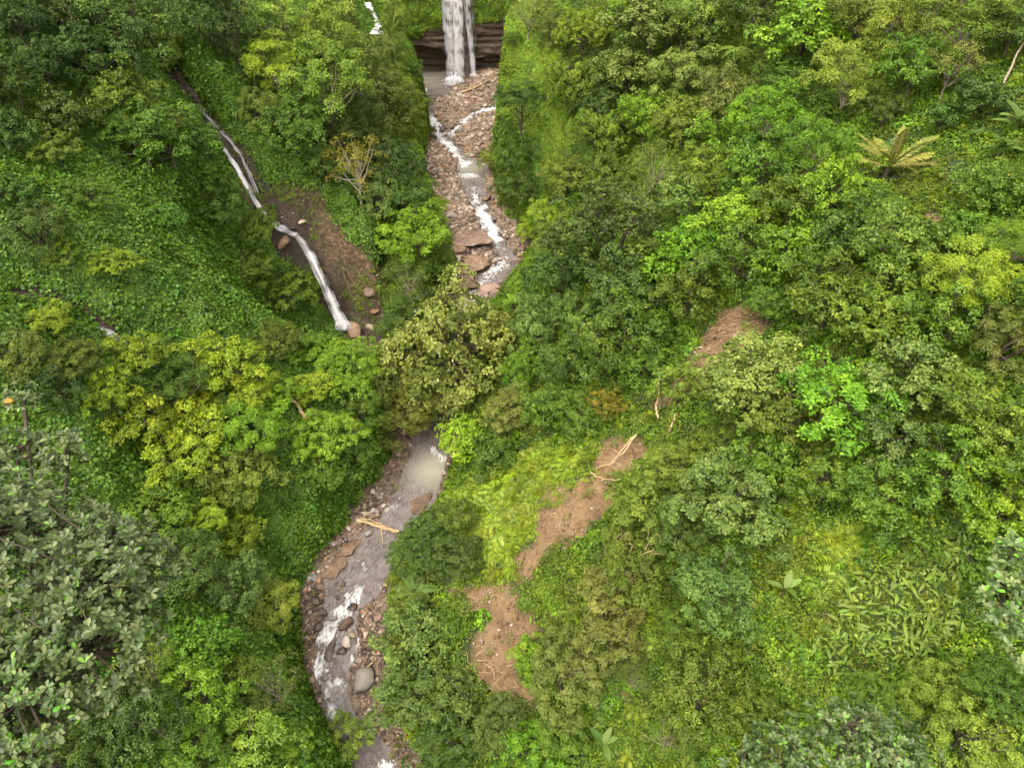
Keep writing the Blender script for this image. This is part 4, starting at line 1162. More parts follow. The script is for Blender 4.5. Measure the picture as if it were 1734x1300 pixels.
GROUPS = {'dome': 'dense dome crowned trees', 'fine': 'fine leaved trees on the slopes', 'feathery': 'feathery crowned trees', 'broad': 'broad leaved trees',
          'star': 'yellow leaved trees on the left slope', 'open': 'open crowned young trees', 'umbrella': 'umbrella trees', 'column': 'vine draped trees', 'airy': 'airy pale trees', 'sparse': 'bare limbed trees'}
CROWNS = {}
def place_tree(px, py, d, key, mat, label, var=None, zs=1.0, hk=1.0):
    lst = KIND[key]; k = random.randrange(len(lst)) if var is None else var
    cm, tm, h, mat0, V, Q, T = lst[k]
    h = h * hk * (0.78 if key in ('dome', 'fine', 'broad', 'star', 'open') else 1.0)
    d = d * ((1.06 if px > 950 else 0.95) if key not in ('umbrella', 'column') else 1.0)
    x, y, z, t = hit(px, py, 2.0)
    for _ in range(4):
        R = 0.5 * d * t / 1155.0
        x, y, z, t = hit(px, py, h * R * 0.92)
    g = float(Z(x, y, False))
    root = empty('tree', (x, y, g), random.random() * 6.28, R)
    tag(root, label, 'tree', GROUPS[key])
    mkey = (key, k, mat)
    if mat != mat0 and mkey not in CROWNS:
        c2 = cm.copy(); c2.materials.clear(); c2.materials.append(MT[mat]); CROWNS[mkey] = c2
    cr = link('crown', CROWNS.get(mkey, cm), root, (0, 0, h)); cr.scale = (1, random.uniform(.82, 1.12), zs * random.uniform(.78, 1.05)); cr.rotation_euler = (random.uniform(-.15, .15), random.uniform(-.15, .15), 0)
    tr_ = link('trunk', tm, root); tr_.scale = (1, 1, hk)
    return root

TREES = [
 # top left corner and dark upper slope
 (30, 40, 130, 'fine', 'deep', 'dark fine leaved tree in the top left corner'),
 (110, 30, 120, 'fine', 'dark', 'dark tree second from the top left corner with an orange leaf spray'),
 (215, 60, 170, 'dome', 'dark', 'broad dark dome tree near the top edge, over pale trunks'),
 (272, 82, 90, 'dome', 'mid', 'yellow tinged crown overhanging the start of the side stream'),
 (330, 25, 110, 'fine', 'deep', 'very dark tree at the top edge above the side stream'),
 (390, 50, 100, 'column', 'deep', 'tall dark vine hung tree at the top edge, left of the light green grove'),
 (150, 110, 130, 'dome', 'deep', 'dark rounded tree under the top left corner trees'),
 (70, 115, 110, 'fine', 'deep', 'dark bluish tree on the left slope below the corner'),
 (20, 150, 100, 'fine', 'dark', 'dark green bush tree at the left edge, high on the slope'),
 (200, 175, 120, 'dome', 'mid', 'mid green tree with yellowish tufts below the pale trunks'),
 (110, 205, 90, 'broad', 'dark', 'dark broad leaved tree above the small yellowish tree'),
 (95, 262, 74, 'fine', 'olive', 'small rounded yellowish tree alone on the left slope'),
 (25, 230, 90, 'broad', 'dark', 'dark shrub tree at left edge level with the small yellowish tree'),
 (240, 235, 90, 'feathery', 'mid', 'feathery palm like pale tree left of the thin upper waterfall'),
 (308, 222, 64, 'fine', 'mid', 'rounded tree just left of where the thin upper waterfall starts'),
 (300, 300, 130, 'dome', 'mid', 'broad mid green tree left of the thin upper waterfall'),
 (352, 305, 66, 'dome', 'mid', 'tree hanging over the left side of the thin upper waterfall'),
 (375, 355, 90, 'fine', 'dark', 'dark tree below the one hanging over the thin waterfall'),
 (440, 390, 76, 'fine', 'mid', 'light green bush at the brink left of the side cascade'),
 (150, 335, 70, 'fine', 'mid', 'dull olive tree in the middle of the left ivy slope'),
 (70, 395, 110, 'fine', 'dark', 'large dark shrub tree on the ivy slope near the left edge'),
 (20, 330, 80, 'broad', 'ivy', 'leafy mound at the left edge above the large dark shrub tree'),
 (195, 450, 74, 'fine', 'lime', 'yellowish shrub tree at the upper lip of the far left gully'),
 (110, 440, 64, 'fine', 'mid', 'olive bush just above the far left gully'),
 (430, 460, 84, 'fine', 'mid', 'upper yellow green shrub left of the lower side waterfall'),
 (490, 500, 90, 'fine', 'mid', 'lower yellow green shrub left of the lower side waterfall'),
 (290, 375, 56, 'fine', 'ivy', 'small bush below the broad tree on the left slope'),
 # light grove between side stream and river
 (470, 40, 130, 'feathery', 'feather', 'leftmost light green feathery tree of the grove at the top edge'),
 (550, 75, 130, 'feathery', 'feather', 'light green feathery tree at the top of the spur by the river'),
 (470, 120, 110, 'feathery', 'lime', 'yellowish feathery tree over the dark side canyon'),
 (545, 160, 160, 'feathery', 'feather', 'largest light green feathery tree in the grove on the spur'),
 (500, 220, 130, 'fine', 'mid', 'mid green tree under the largest feathery tree'),
 (570, 235, 100, 'fine', 'dark', 'dark tree above the bare orange leaved tree'),
 (440, 195, 80, 'fine', 'olive', 'olive bush clinging to the bank right of the faint water thread'),
 (582, 30, 56, 'column', 'olive', 'dull tall tree left of the small distant waterfall'),
 (575, 110, 60, 'feathery', 'feather', 'small feathery tree beside the pale tree fern'),
 (665, 70, 64, 'column', 'olive', 'olive tree right of the small distant waterfall'),
 (640, 130, 76, 'column', 'pale', 'pale leafed vine hung tree left of the plunge pool'),
 (655, 195, 90, 'column', 'olive', 'tall vine draped tree with pale tufts beside the confluence'),
 (690, 175, 60, 'column', 'olive', 'vine draped tree at the edge of the left canyon wall'),
 (620, 215, 90, 'column', 'dark', 'dark tall tree behind the vine draped pair'),
 (660, 290, 110, 'fine', 'deep', 'dark tree right of the bare orange leaved tree'),
 (602, 290, 104, 'sparse', 'russet', 'nearly bare pale tree with orange leaves over the side canyon'),
 (545, 285, 76, 'fine', 'dark', 'dark bush left of the bare orange leaved tree'),
 (700, 270, 50, 'fine', 'lime', 'light bush on the ledge left of the upper pool'),
 (710, 320, 56, 'fine', 'mid', 'bush along the left bank beside the upper pool outlet'),
 (690, 350, 90, 'fine', 'dark', 'dark grey green tree at the left bank above the bright rounded tree'),
 (640, 350, 76, 'dome', 'blue', 'bluish bush below the foot of the bare orange leaved tree'),
 (703, 405, 124, 'fine', 'bright', 'bright green rounded tree left of the bedrock slabs'),
 (740, 455, 76, 'fine', 'mid', 'darker green tree leaning over the bedrock ramp'),
 (690, 480, 100, 'airy', 'olive', 'dry half bare olive tree with pale limbs in front of the bright tree'),
 (690, 560, 110, 'feathery', 'dark', 'grey green feathery tree below the dry half bare tree'),
 # ivy knoll and yellow grove, left middle
 (90, 548, 74, 'star', 'lime', 'yellow tufted shrub on the ivy mound at far left'),
 (40, 615, 110, 'fine', 'olive', 'dull green tree at the left edge below the ivy mound'),
 (125, 615, 90, 'fine', 'olive', 'olive tree left of the yellow grove'),
 (100, 660, 90, 'dome', 'deep', 'dark bluish tree at the left foot of the yellow grove'),
 (242, 612, 100, 'star', 'yellow', 'yellow tree nearest the far left stream'),
 (385, 628, 120, 'star', 'yellow', 'yellow green tree at the top right of the yellow grove'),
 (180, 670, 90, 'star', 'lime', 'leftmost yellow green tree of the yellow grove'),
 (300, 655, 110, 'feathery', 'dark', 'grey green feathery tree in the middle of the yellow grove'),
 (225, 715, 130, 'star', 'yellow', 'brightest yellow tree, left of the grove'),
 (310, 760, 130, 'star', 'yellow', 'lowest and largest yellow tree of the grove'),
 (330, 700, 90, 'star', 'yellow', 'yellow tree between the feathery one and the tree fern'),
 (470, 672, 70, 'star', 'lime', 'pale yellow tree right of the yellow grove, over the fallen log'),
 (430, 665, 84, 'star', 'lime', 'yellow green tree above the tree fern'),
 (435, 735, 120, 'feathery', 'bright', 'bright feathery tree right of the tree fern'),
 (405, 810, 130, 'fine', 'olive', 'large rounded olive tree below the tree fern'),
 (555, 745, 110, 'fine', 'lime', 'yellowish rounded tree left of the big pale tree'),
 (550, 800, 80, 'fine', 'mid', 'mid green bush under the yellowish rounded tree'),
 (470, 580, 76, 'fine', 'olive', 'pale rounded shrub tree below the ivy slope'),
 (530, 660, 70, 'fine', 'lime', 'small light bush above the fallen brown log'),
 (590, 630, 120, 'fine', 'bright', 'bright tree left of the big pale tree, below the orange boulder'),
 (545, 600, 80, 'broad', 'bright', 'fresh green shrub under the foot of the lower side waterfall'),
 (610, 700, 76, 'fine', 'mid', 'dark shrub tree in the hollow left of the big pale tree'),
 (600, 780, 80, 'broad', 'ivy', 'leafy dark green tree over the left bank above the log'),
 # left bottom
 (275, 870, 130, 'fine', 'mid', 'rounded domed tree right of the foreground leathery tree'),
 (350, 880, 70, 'star', 'lime', 'small yellow tree right of the domed tree'),
 (410, 905, 80, 'fine', 'lime', 'yellow green tree in the ivy left of the lower river'),
 (320, 960, 140, 'fine', 'dark', 'dark grey green tree below the rounded domed tree'),
 (395, 990, 110, 'dome', 'blue', 'bluish dark tree left of the light airy tree'),
 (255, 980, 90, 'fine', 'dark', 'dark tree half behind the foreground leathery tree'),
 (462, 1030, 100, 'feathery', 'feather', 'light airy tree with pale trunk on the ivy bank'),
 (335, 1105, 120, 'broad', 'bright', 'bright yellow green tree with orange dead leaves, left of the rapid'),
 (330, 1180, 130, 'open', 'bright', 'bright green tree under the one with orange dead leaves'),
 (400, 1155, 80, 'open', 'mid', 'mid green bush between the bright tree and the pale airy one'),
 (465, 1165, 110, 'airy', 'grey', 'pale grey airy tree with white limbs on the ivy bank'),
 (582, 1258, 90, 'open', 'feather', 'light green tree leaning over the river at the bottom edge'),
 (250, 1130, 100, 'airy', 'olive', 'dry yellowish twiggy tree beside the leathery tree'),
 (230, 1230, 160, 'fine', 'dark', 'wide dark tree at the bottom edge, left'),
 (330, 1270, 110, 'open', 'mid', 'mid green tree at the bottom edge below the bright tree'),
 (430, 1265, 130, 'open', 'feather', 'light green tree at the bottom edge left of the river'),
 (120, 1275, 120, 'fine', 'dark', 'dark tree at the bottom edge under the leathery tree'),
 (490, 1262, 60, 'broad', 'bright', 'bright bush at the bottom edge on the ivy bank'),
 # centre
 (770, 605, 225, 'dome', 'pale', 'big pale flowering tree hiding the river in the centre'),
 (700, 640, 130, 'dome', 'pale', 'pale left shoulder tree of the big flowering tree'),
 (690, 710, 120, 'fine', 'olive', 'grey olive tree below the big pale tree, over the river mouth'),
 (745, 560, 100, 'dome', 'olive', 'olive tree at the upper edge of the big pale tree'),
 (832, 560, 90, 'fine', 'olive', 'olive tree on the right bank below the bedrock bench'),
 (760, 690, 100, 'fine', 'grey', 'dull grey green tree right of the grey olive tree'),
 (892, 625, 86, 'star', 'bright', 'bright star leaved tree right of the big pale tree'),
 (785, 748, 84, 'broad', 'lime', 'yellow green tree at the right of the river mouth'),
 (838, 770, 80, 'broad', 'mid', 'mid green bush right of the yellow green tree'),
 (865, 700, 90, 'fine', 'grey', 'grey twiggy shrub under the star leaved tree'),
 (925, 695, 80, 'broad', 'mid', 'mid green shrub right of the grey twiggy shrub'),
 (905, 560, 100, 'dome', 'blue', 'bluish grey tree right of the hidden river'),
 (945, 470, 130, 'dome', 'dark', 'dark tree at the right bank where the river bends'),
 (1045, 405, 180, 'dome', 'dark', 'biggest dark dome tree right of the upper river'),
 (1060, 500, 130, 'dome', 'dark', 'dark dome directly below the biggest dark one'),
 (985, 410, 90, 'dome', 'mid', 'mid green dome between the river bank and the biggest dark tree'),
 (985, 545, 100, 'fine', 'dark', 'dark fine leaved tree below the two dark domes'),
 (1035, 590, 130, 'dome', 'mid', 'rounded mid green tree in the centre right hollow'),
 (960, 620, 80, 'dome', 'dark', 'dark tree right of the star leaved tree'),
 (1025, 690, 60, 'fine', 'russet', 'shrub with yellow and orange leaves right of centre'),
 (985, 710, 90, 'fine', 'mid', 'mid green shrub left of the yellow orange one'),
 (1100, 560, 90, 'broad', 'mid', 'leafy tree on the right of the rounded hollow tree'),
 (1090, 620, 80, 'open', 'mid', 'open tree beside the broken thicket'),
 (1150, 660, 80, 'open', 'feather', 'light tree growing through the broken thicket'),
 (1110, 460, 90, 'broad', 'bright', 'bright leafy tree right of the lower dark dome'),
 # canyon right wall
 (878, 178, 92, 'umbrella', 'dark', 'umbrella shaped tree with two dark stems on the canyon right side'),
 (868, 262, 76, 'fine', 'mid', 'rounded green bush at the foot of the umbrella tree'),
 (880, 325, 80, 'fine', 'dark', 'dark bush on the right bank below the umbrella tree'),
 (835, 275, 50, 'fine', 'lime', 'light shrub on the right bank beside the upper pool'),
 (893, 30, 64, 'airy', 'grey', 'tall silvery tree on the rim right of the main waterfall'),
 (928, 45, 52, 'column', 'grey', 'second silvery tree on the rim right of the main waterfall'),
 (915, 365, 50, 'feathery', 'lime', 'pale lime feathery bush on the right bank'),
 (940, 400, 70, 'airy', 'olive', 'dull airy bush between the lime feathery bush and the dark dome'),
 # upper right slope
 (868, 70, 34, 'fine', 'mid', 'small bush hanging on the canyon wall edge just right of the main waterfall'),
 (858, 118, 26, 'fine', 'lime', 'tiny yellowish bush on the wall edge beside the rock strata'),
 (848, 226, 30, 'fine', 'mid', 'small bush under the left side of the umbrella tree crown'),
 (700, 120, 36, 'fine', 'dark', 'small dark bush on the left wall edge above the plunge pool'),
 (718, 178, 28, 'fine', 'mid', 'small bush on the left wall edge above the confluence'),
 (728, 226, 26, 'fine', 'dark', 'small dark bush low on the left wall edge by the confluence'),
 (740, 350, 36, 'fine', 'lime', 'light bush on the left gravel edge above the bedrock'),
 (895, 395, 44, 'fine', 'lime', 'yellowish bush on the right bank opposite the bedrock'),
 (835, 528, 50, 'fine', 'bright', 'bright bush at the lower right bank of the upper river'),
 (990, 60, 90, 'fine', 'lime', 'light tree high above the canyon right wall'),
 (975, 150, 90, 'fine', 'mid', 'green tree above the dark hollow on the canyon wall'),
 (1010, 180, 80, 'dome', 'dark', 'dark tree standing in the hollow on the canyon wall'),
 (1100, 55, 120, 'broad', 'pale', 'pale leafed tree with dark gaps near the top edge'),
 (1060, 130, 90, 'broad', 'pale', 'second pale leafed tree below the one near the top edge'),
 (1020, 235, 100, 'fine', 'mid', 'mid green tree right of the bare cliff patch'),
 (1090, 215, 100, 'fine', 'lime', 'yellow green tree on the upper slope right of the dark hollow'),
 (960, 300, 80, 'fine', 'olive', 'olive bush at the edge of the ivy covered canyon wall'),
 (1030, 300, 90, 'fine', 'olive', 'olive tree above the biggest dark dome'),
 (1110, 290, 100, 'airy', 'olive', 'thin stemmed dull tree left of the pink tipped tree'),
 (1150, 345, 86, 'open', 'pink', 'tree with pink tipped young leaves'),
 (1165, 130, 110, 'fine', 'pale', 'pale green tree left of the tree fern on the upper slope'),
 (1180, 40, 110, 'fine', 'olive', 'olive tree at the top edge left of the bright rounded tree'),
 (1270, 20, 110, 'fine', 'olive', 'dull tree at the top edge just left of the bright rounded tree'),
 (1160, 215, 100, 'fine', 'feather', 'light tree below the pale tree by the tree fern'),
 (1230, 175, 100, 'open', 'grey', 'greyish tree below the tree fern'),
 (1370, 65, 140, 'broad', 'bright', 'bright green rounded tree near the top edge'),
 (1330, 135, 80, 'broad', 'mid', 'darker lower neighbour of the bright rounded tree'),
 (1240, 245, 110, 'open', 'bright', 'green leafy tree in the middle of the upper right slope'),
 (1300, 205, 100, 'feathery', 'bright', 'feathery tree left of the palm, upper'),
 (1370, 190, 100, 'open', 'mid', 'green tree above and left of the dry palm'),
 (1440, 130, 120, 'feathery', 'feather', 'light feathery tree above the dry palm'),
 (1455, 45, 110, 'fine', 'olive', 'olive green tree right of the bright rounded tree'),
 (1540, 50, 130, 'feathery', 'feather', 'light green tree at the top edge above the palm'),
 (1640, 40, 130, 'feathery', 'feather', 'light green feathery tree at the top edge, right'),
 (1715, 60, 110, 'fine', 'dark', 'dark tree in the top right corner with bare pole trunks'),
 (1615, 115, 90, 'airy', 'grey', 'dull tree on a slim slanting trunk in the upper right'),
 (1550, 130, 110, 'fine', 'mid', 'rounded dull green tree right of the palm top'),
 (1500, 195, 60, 'fine', 'dark', 'dark bush right behind the dry palm'),
 (1660, 175, 80, 'broad', 'dark', 'dark broad leaved bush under the slanting trunks'),
 (1595, 205, 60, 'broad', 'dark', 'broad leaved bush right of the dry palm'),
 (1200, 300, 100, 'fine', 'mid', 'mid green tree right of the thin stemmed dull tree'),
 (1290, 290, 120, 'open', 'mid', 'broad open tree left of the dry palm, middle'),
 (1380, 265, 110, 'feathery', 'bright', 'feathery green tree touching the left fronds of the palm'),
 (1420, 330, 110, 'open', 'bright', 'bright tree below the dry palm'),
 (1340, 350, 110, 'open', 'mid', 'open tree below the broad open one'),
 (1250, 370, 110, 'open', 'lime', 'yellow green tree right of the pink tipped tree'),
 (1170, 420, 90, 'broad', 'bright', 'large leafed bright tree below the pink tipped tree'),
 (1250, 450, 110, 'open', 'mid', 'green tree above the reddish scar'),
 (1170, 500, 110, 'open', 'mid', 'green tree left of the reddish scar'),
 (1340, 430, 110, 'broad', 'bright', 'bright broad leaved tree right above the reddish scar'),
 (1420, 410, 100, 'dome', 'dark', 'dark shaded tree below the bright tree under the palm'),
 (1485, 370, 80, 'feathery', 'mid', 'feathery bush left of the grassy clearing'),
 (1680, 330, 90, 'broad', 'mid', 'broad leaved bush at the right of the grassy clearing'),
 (1640, 400, 90, 'broad', 'mid', 'leafy bush below the grassy clearing'),
 (1720, 420, 90, 'feathery', 'lime', 'yellow green feathery bush at the right edge'),
 # right middle
 (1520, 440, 160, 'open', 'feather', 'large light green tree in the middle of the right slope'),
 (1410, 510, 150, 'open', 'mid', 'wide green tree left of the large light one'),
 (1300, 520, 70, 'open', 'mid', 'small tree with twigs hanging over the reddish scar'),
 (1640, 480, 120, 'feathery', 'lime', 'light lime feathery tree near the right edge'),
 (1500, 545, 120, 'broad', 'mid', 'green tree with bare limbs below the large light tree'),
 (1600, 560, 130, 'open', 'mid', 'green tree left of the brownish one at right'),
 (1705, 590, 130, 'fine', 'grey', 'brownish grey tree at the right edge'),
 (1275, 650, 170, 'dome', 'pale', 'large pale yellowish tree right of the broken thicket'),
 (1330, 715, 110, 'dome', 'olive', 'olive lower part tree under the large pale yellowish one'),
 (1420, 690, 150, 'open', 'bright', 'yellow green tree with a visible slanting trunk, right middle'),
 (1550, 655, 140, 'broad', 'blue', 'blue green broad leaved tree in the right middle'),
 (1510, 750, 130, 'open', 'blue', 'blue green tree below the broad leaved one'),
 (1640, 690, 130, 'open', 'mid', 'green tree with dark gaps near the right edge'),
 (1300, 790, 100, 'broad', 'mid', 'green bushy tree right of the blue green dome'),
 (1225, 750, 80, 'open', 'mid', 'leafy tree in the hollow above the blue green dome'),
 (1400, 820, 110, 'open', 'mid', 'green tree with bare twigs below the slanting trunk tree'),
 (1600, 810, 140, 'open', 'mid', 'green tree near the right edge, below the one with dark gaps'),
 (1700, 760, 120, 'open', 'feather', 'light leafy tree at the right edge, middle height'),
 (1690, 860, 130, 'open', 'bright', 'bright leafy tree at the right edge above the leathery crown'),
 (1500, 850, 120, 'open', 'mid', 'green tree above the slope of large drooping leaves'),
 (1235, 855, 150, 'dome', 'blue', 'blue green dome tree, densest on the lower right slope'),
 (1150, 800, 110, 'fine', 'feather', 'light green tree left of the blue green dome'),
 (1090, 860, 110, 'fine', 'feather', 'light green tree right of the upper landslide scar'),
 (1150, 900, 100, 'fine', 'dark', 'shaded tree below the light one left of the dome'),
 (1058, 925, 80, 'fine', 'feather', 'pale tree at the foot of the upper scar'),
 (1080, 985, 120, 'fine', 'olive', 'dull tree with dead twigs right of the yellow green plants'),
 (1035, 1030, 110, 'fine', 'grey', 'grey green tree with spiky top right of the yellow green plants'),
 (1030, 1095, 100, 'fine', 'grey', 'grey green lower tree above the stick in the shrubs'),
 (1205, 1000, 130, 'dome', 'blue', 'blue green tree below the blue green dome'),
 (1160, 1060, 90, 'fine', 'mid', 'mid green bush left under the lower blue green tree'),
 # lower centre
 (715, 930, 110, 'fine', 'dark', 'dark tree over the right bank next to the fallen log'),
 (770, 880, 80, 'fine', 'mid', 'green bush left of the yellow fern slope'),
 (775, 945, 80, 'fine', 'dark', 'dark bush beside the star shaped palm'),
 (705, 1080, 120, 'broad', 'blue', 'blue green broad leaved tree right of the rapid'),
 (762, 1068, 56, 'broad', 'mid', 'green bush at the left of the lowest scar'),
 (700, 1180, 130, 'dome', 'blue', 'dark blue green tree beside the very large flat boulder'),
 (770, 1180, 100, 'broad', 'dark', 'dark broad leaved tree below the lowest scar'),
 (760, 1260, 120, 'fine', 'dark', 'dark tree at the bottom edge right of the river'),
 (850, 1230, 100, 'fine', 'blue', 'bluish tree at the bottom edge below the scar'),
 (900, 1120, 70, 'star', 'bright', 'bright bush at the right foot of the lowest scar'),
 (955, 1150, 120, 'fine', 'grey', 'grey green rounded tree right of the lowest scar'),
 (905, 1275, 100, 'open', 'bright', 'bright leafy bush at the bottom edge, centre'),
 (960, 1240, 90, 'fine', 'mid', 'mid green tree above the banana plant'),
 (1070, 1150, 70, 'airy', 'dark', 'thin bush above the yellow grass strip'),
 # lower right
 (1195, 1170, 150, 'fine', 'olive', 'dull olive tree on the lower right slope'),
 (1280, 1215, 110, 'fine', 'mid', 'mid green bush left of the bottom leathery crown'),
 (1130, 1250, 90, 'airy', 'mid', 'low bush right of the yellow grass strip'),
 (1640, 1250, 130, 'fine', 'feather', 'light yellow green tree in the bottom right corner'),
 (1700, 1180, 100, 'fine', 'mid', 'green bush at the right edge near the bottom'),
 (1480, 1185, 80, 'fine', 'mid', 'small bush just above the bottom leathery crown'),
 (1580, 1170, 90, 'fine', 'feather', 'light bush right of the large drooping leaves'),
 (1680, 980, 70, 'broad', 'mid', 'leafy bush left of the right hand leathery crown'),
 (1560, 930, 60, 'fine', 'mid', 'small green bush at the top of the drooping leaves'),
 # trees outside the frame edge, seen in part or only from a step aside
 (-90, 120, 150, 'dome', 'deep', 'dark tree just beyond the left edge of the slope'),
 (1830, 250, 150, 'broad', 'mid', 'leafy tree just beyond the right edge, upper'),
 (1830, 520, 150, 'fine', 'mid', 'leafy tree just beyond the right edge, middle'),
 (1830, 800, 150, 'open', 'mid', 'leafy tree just beyond the right edge, lower')]
for row in TREES: place_tree(*row)

# slim bare trunks at upper right
for px, py, qx, qy, lab in [(1748, 40, 1688, 168, 'long pale slanting bare trunk at the right edge, upper'), (1760, 90, 1712, 150, 'shorter slanting bare trunk at the right edge, upper'),
                            (1645, 95, 1614, 166, 'slim dark slanting trunk in the upper right')]:
    b = np.array(hit(qx, qy)[:3]); t = hit(qx, qy)[3]; u, dy, dz = ray(px, py); e = np.array([u * t, dy * t, CAMZ + dz * t])
    P = b + (e - b) * np.linspace(0, 1, 8)[:, None] + .04 * rng.normal(size=(8, 3))
    V, Qd = tube(P - b, np.linspace(.13, .06, 8), 7)
    tag(link('bare_trunk', mesh_np('bare_trunk', V, Qd, BARKP, smooth=True), None, tuple(b)), lab, 'trunk', 'slanting bare trunks')

# ------------------------------------------------------------------ palms, tree ferns, bananas
def frond_plant(px, py, name, label, cat, n, Lf, stem_h, mat, stem_r=.12, bark=BARK, tilt=(.2, 1.2), pairs=22, wl=.24, w=.03, arch=.5, group=None, dry=0, lift=.9, kindf='frond', W=.5):
    x, y, z, t = hit(px, py, stem_h); g = float(Z(x, y, False))
    root = empty(name, (x, y, g)); tag(root, label, cat, group)
    P = np.stack([0.05 * np.linspace(0, 1, 6) ** 2 * stem_h, 0 * np.linspace(0, 1, 6), np.linspace(-.5, stem_h, 6)], -1)
    V, Qd = tube(P, np.linspace(stem_r * 1.2, stem_r, 6), 8)
    link('trunk' if stem_h > 1 else 'stem', mesh_np('stem', V, Qd, bark, smooth=True), root)
    if kindf == 'frond':
        ms = [mesh_np(kindf, *frond(Lf, pairs, wl, w, arch, lift=lift, tint0=.45 + .12 * k)[:2], mat) for k in range(3)]
        # attribute for colour
        for k, m_ in enumerate(ms):
            at = m_.attributes.new('tint', 'FLOAT', 'POINT'); at.data.foreach_set('value', np.clip(rng.normal(.5, .18, len(m_.vertices)), 0, .95).astype(np.float32))
    else:
        ms = []
        for k in range(3):
            V, Qd, T = broad_leaf(Lf, W, .25 * Lf, 1.1, 9, .1, arch); ms.append(mesh_np(kindf, V, Qd, mat, {'tint': T}))
    for k in range(n):
        o = link(kindf, ms[k % 3], root, (P[-1][0], 0, stem_h))
        el = tilt[0] + (tilt[1] - tilt[0]) * rng.random()
        o.rotation_euler = (0, -el, 2.4 * k + .3 * rng.random()); s = rng.uniform(.75, 1.1); o.scale = (s, s, s)
    return root
frond_plant(1503, 285, 'palm', 'dry yellowish coconut palm with upright fronds on the upper right slope', 'palm', 14, 5.9, 1.6, MT['drypalm'], .18, tilt=(.12, 1.25), pairs=44, wl=.11, w=.020, arch=.2, lift=.2)
frond_plant(612, 95, 'tree_fern', 'pale green tree fern near the small distant waterfall', 'tree fern', 13, 3.6, 5.0, MT['treefern'], .14, tilt=(-.1, .3), group='tree ferns', arch=.5, lift=.4)
frond_plant(378, 690, 'tree_fern', 'dark green tree fern in the middle of the yellow grove', 'tree fern', 10, 2.6, 4.0, MT['banana'], .14, tilt=(-.1, .4), group='tree ferns')
frond_plant(1243, 85, 'tree_fern', 'yellow green tree fern with a dark gap under it, upper right slope', 'tree fern', 11, 3.2, 4.5, MT['treefern'], .14, tilt=(-.2, .2), group='tree ferns', arch=.6, lift=.4)
frond_plant(935, 322, 'tree_fern', 'small dark spiky rosette on the canyon wall right of the crevice', 'tree fern', 12, 1.8, .8, MT['blue'], .1, tilt=(-.1, .5), group='tree ferns', w=.02)
frond_plant(1265, 945 - 200, 'tree_fern', 'small fern under the pale yellowish tree', 'tree fern', 8, 1.4, .8, MT['fern'], .1, tilt=(-.1, .5), group='tree ferns')
frond_plant(700, 1003, 'palm', 'blue green palm with broad pale fronds on the right bank', 'palm', 11, 2.6, 1.8, MT['blue'], .14, tilt=(-.1, .5), pairs=20, wl=.22, w=.07, group='bank palms', arch=.4)
frond_plant(668, 1050, 'palm', 'small palm below the broad blue green one on the bank', 'palm', 8, 1.8, 1.0, MT['banana'], .1, tilt=(-.1, .5), pairs=18, wl=.25, w=.06, group='bank palms')
frond_plant(778, 955, 'palm', 'star shaped blue green palm above the bank palm', 'palm', 10, 1.9, 1.2, MT['blue'], .1, tilt=(-.1, .5), pairs=18, wl=.22, w=.06, group='bank palms')
frond_plant(868, 515, 'palm', 'small spiky palm on the right bank above the hidden river', 'palm', 12, 1.9, 1.5, MT['bright'], .1, tilt=(-.1, .7), pairs=16, wl=.18, w=.05, group='bank palms')
for px, py, L_, lab in [(1020, 1262, 1.35, 'banana plant with pale dead stalks at the bottom edge'), (1325, 1003, 1.3, 'single upright broad leafed plant on the grassy lower right slope'),
                        (1715, 225, 2.4, 'banana plant at the right edge under the bare trunks'), (1690, 262, 1.8, 'low banana plant left of the right edge one'), (1645, 235, 1.3, 'broad round leafed plant beside the grassy clearing'),
                        (505, 585, 1.4, 'pale leafed banana shoot at the foot of the ivy slope'), (1265, 755, 1.5, 'single long blue leaf plant under the pale yellowish tree')]:
    frond_plant(px, py, 'banana_plant', lab, 'banana plant', 7 if L_ > 1.35 else 4, L_, .9, MT['banana'], .08, tilt=(.1, .9), kindf='leaf', arch=.5, W=.5 * L_ * .7, group='banana plants')

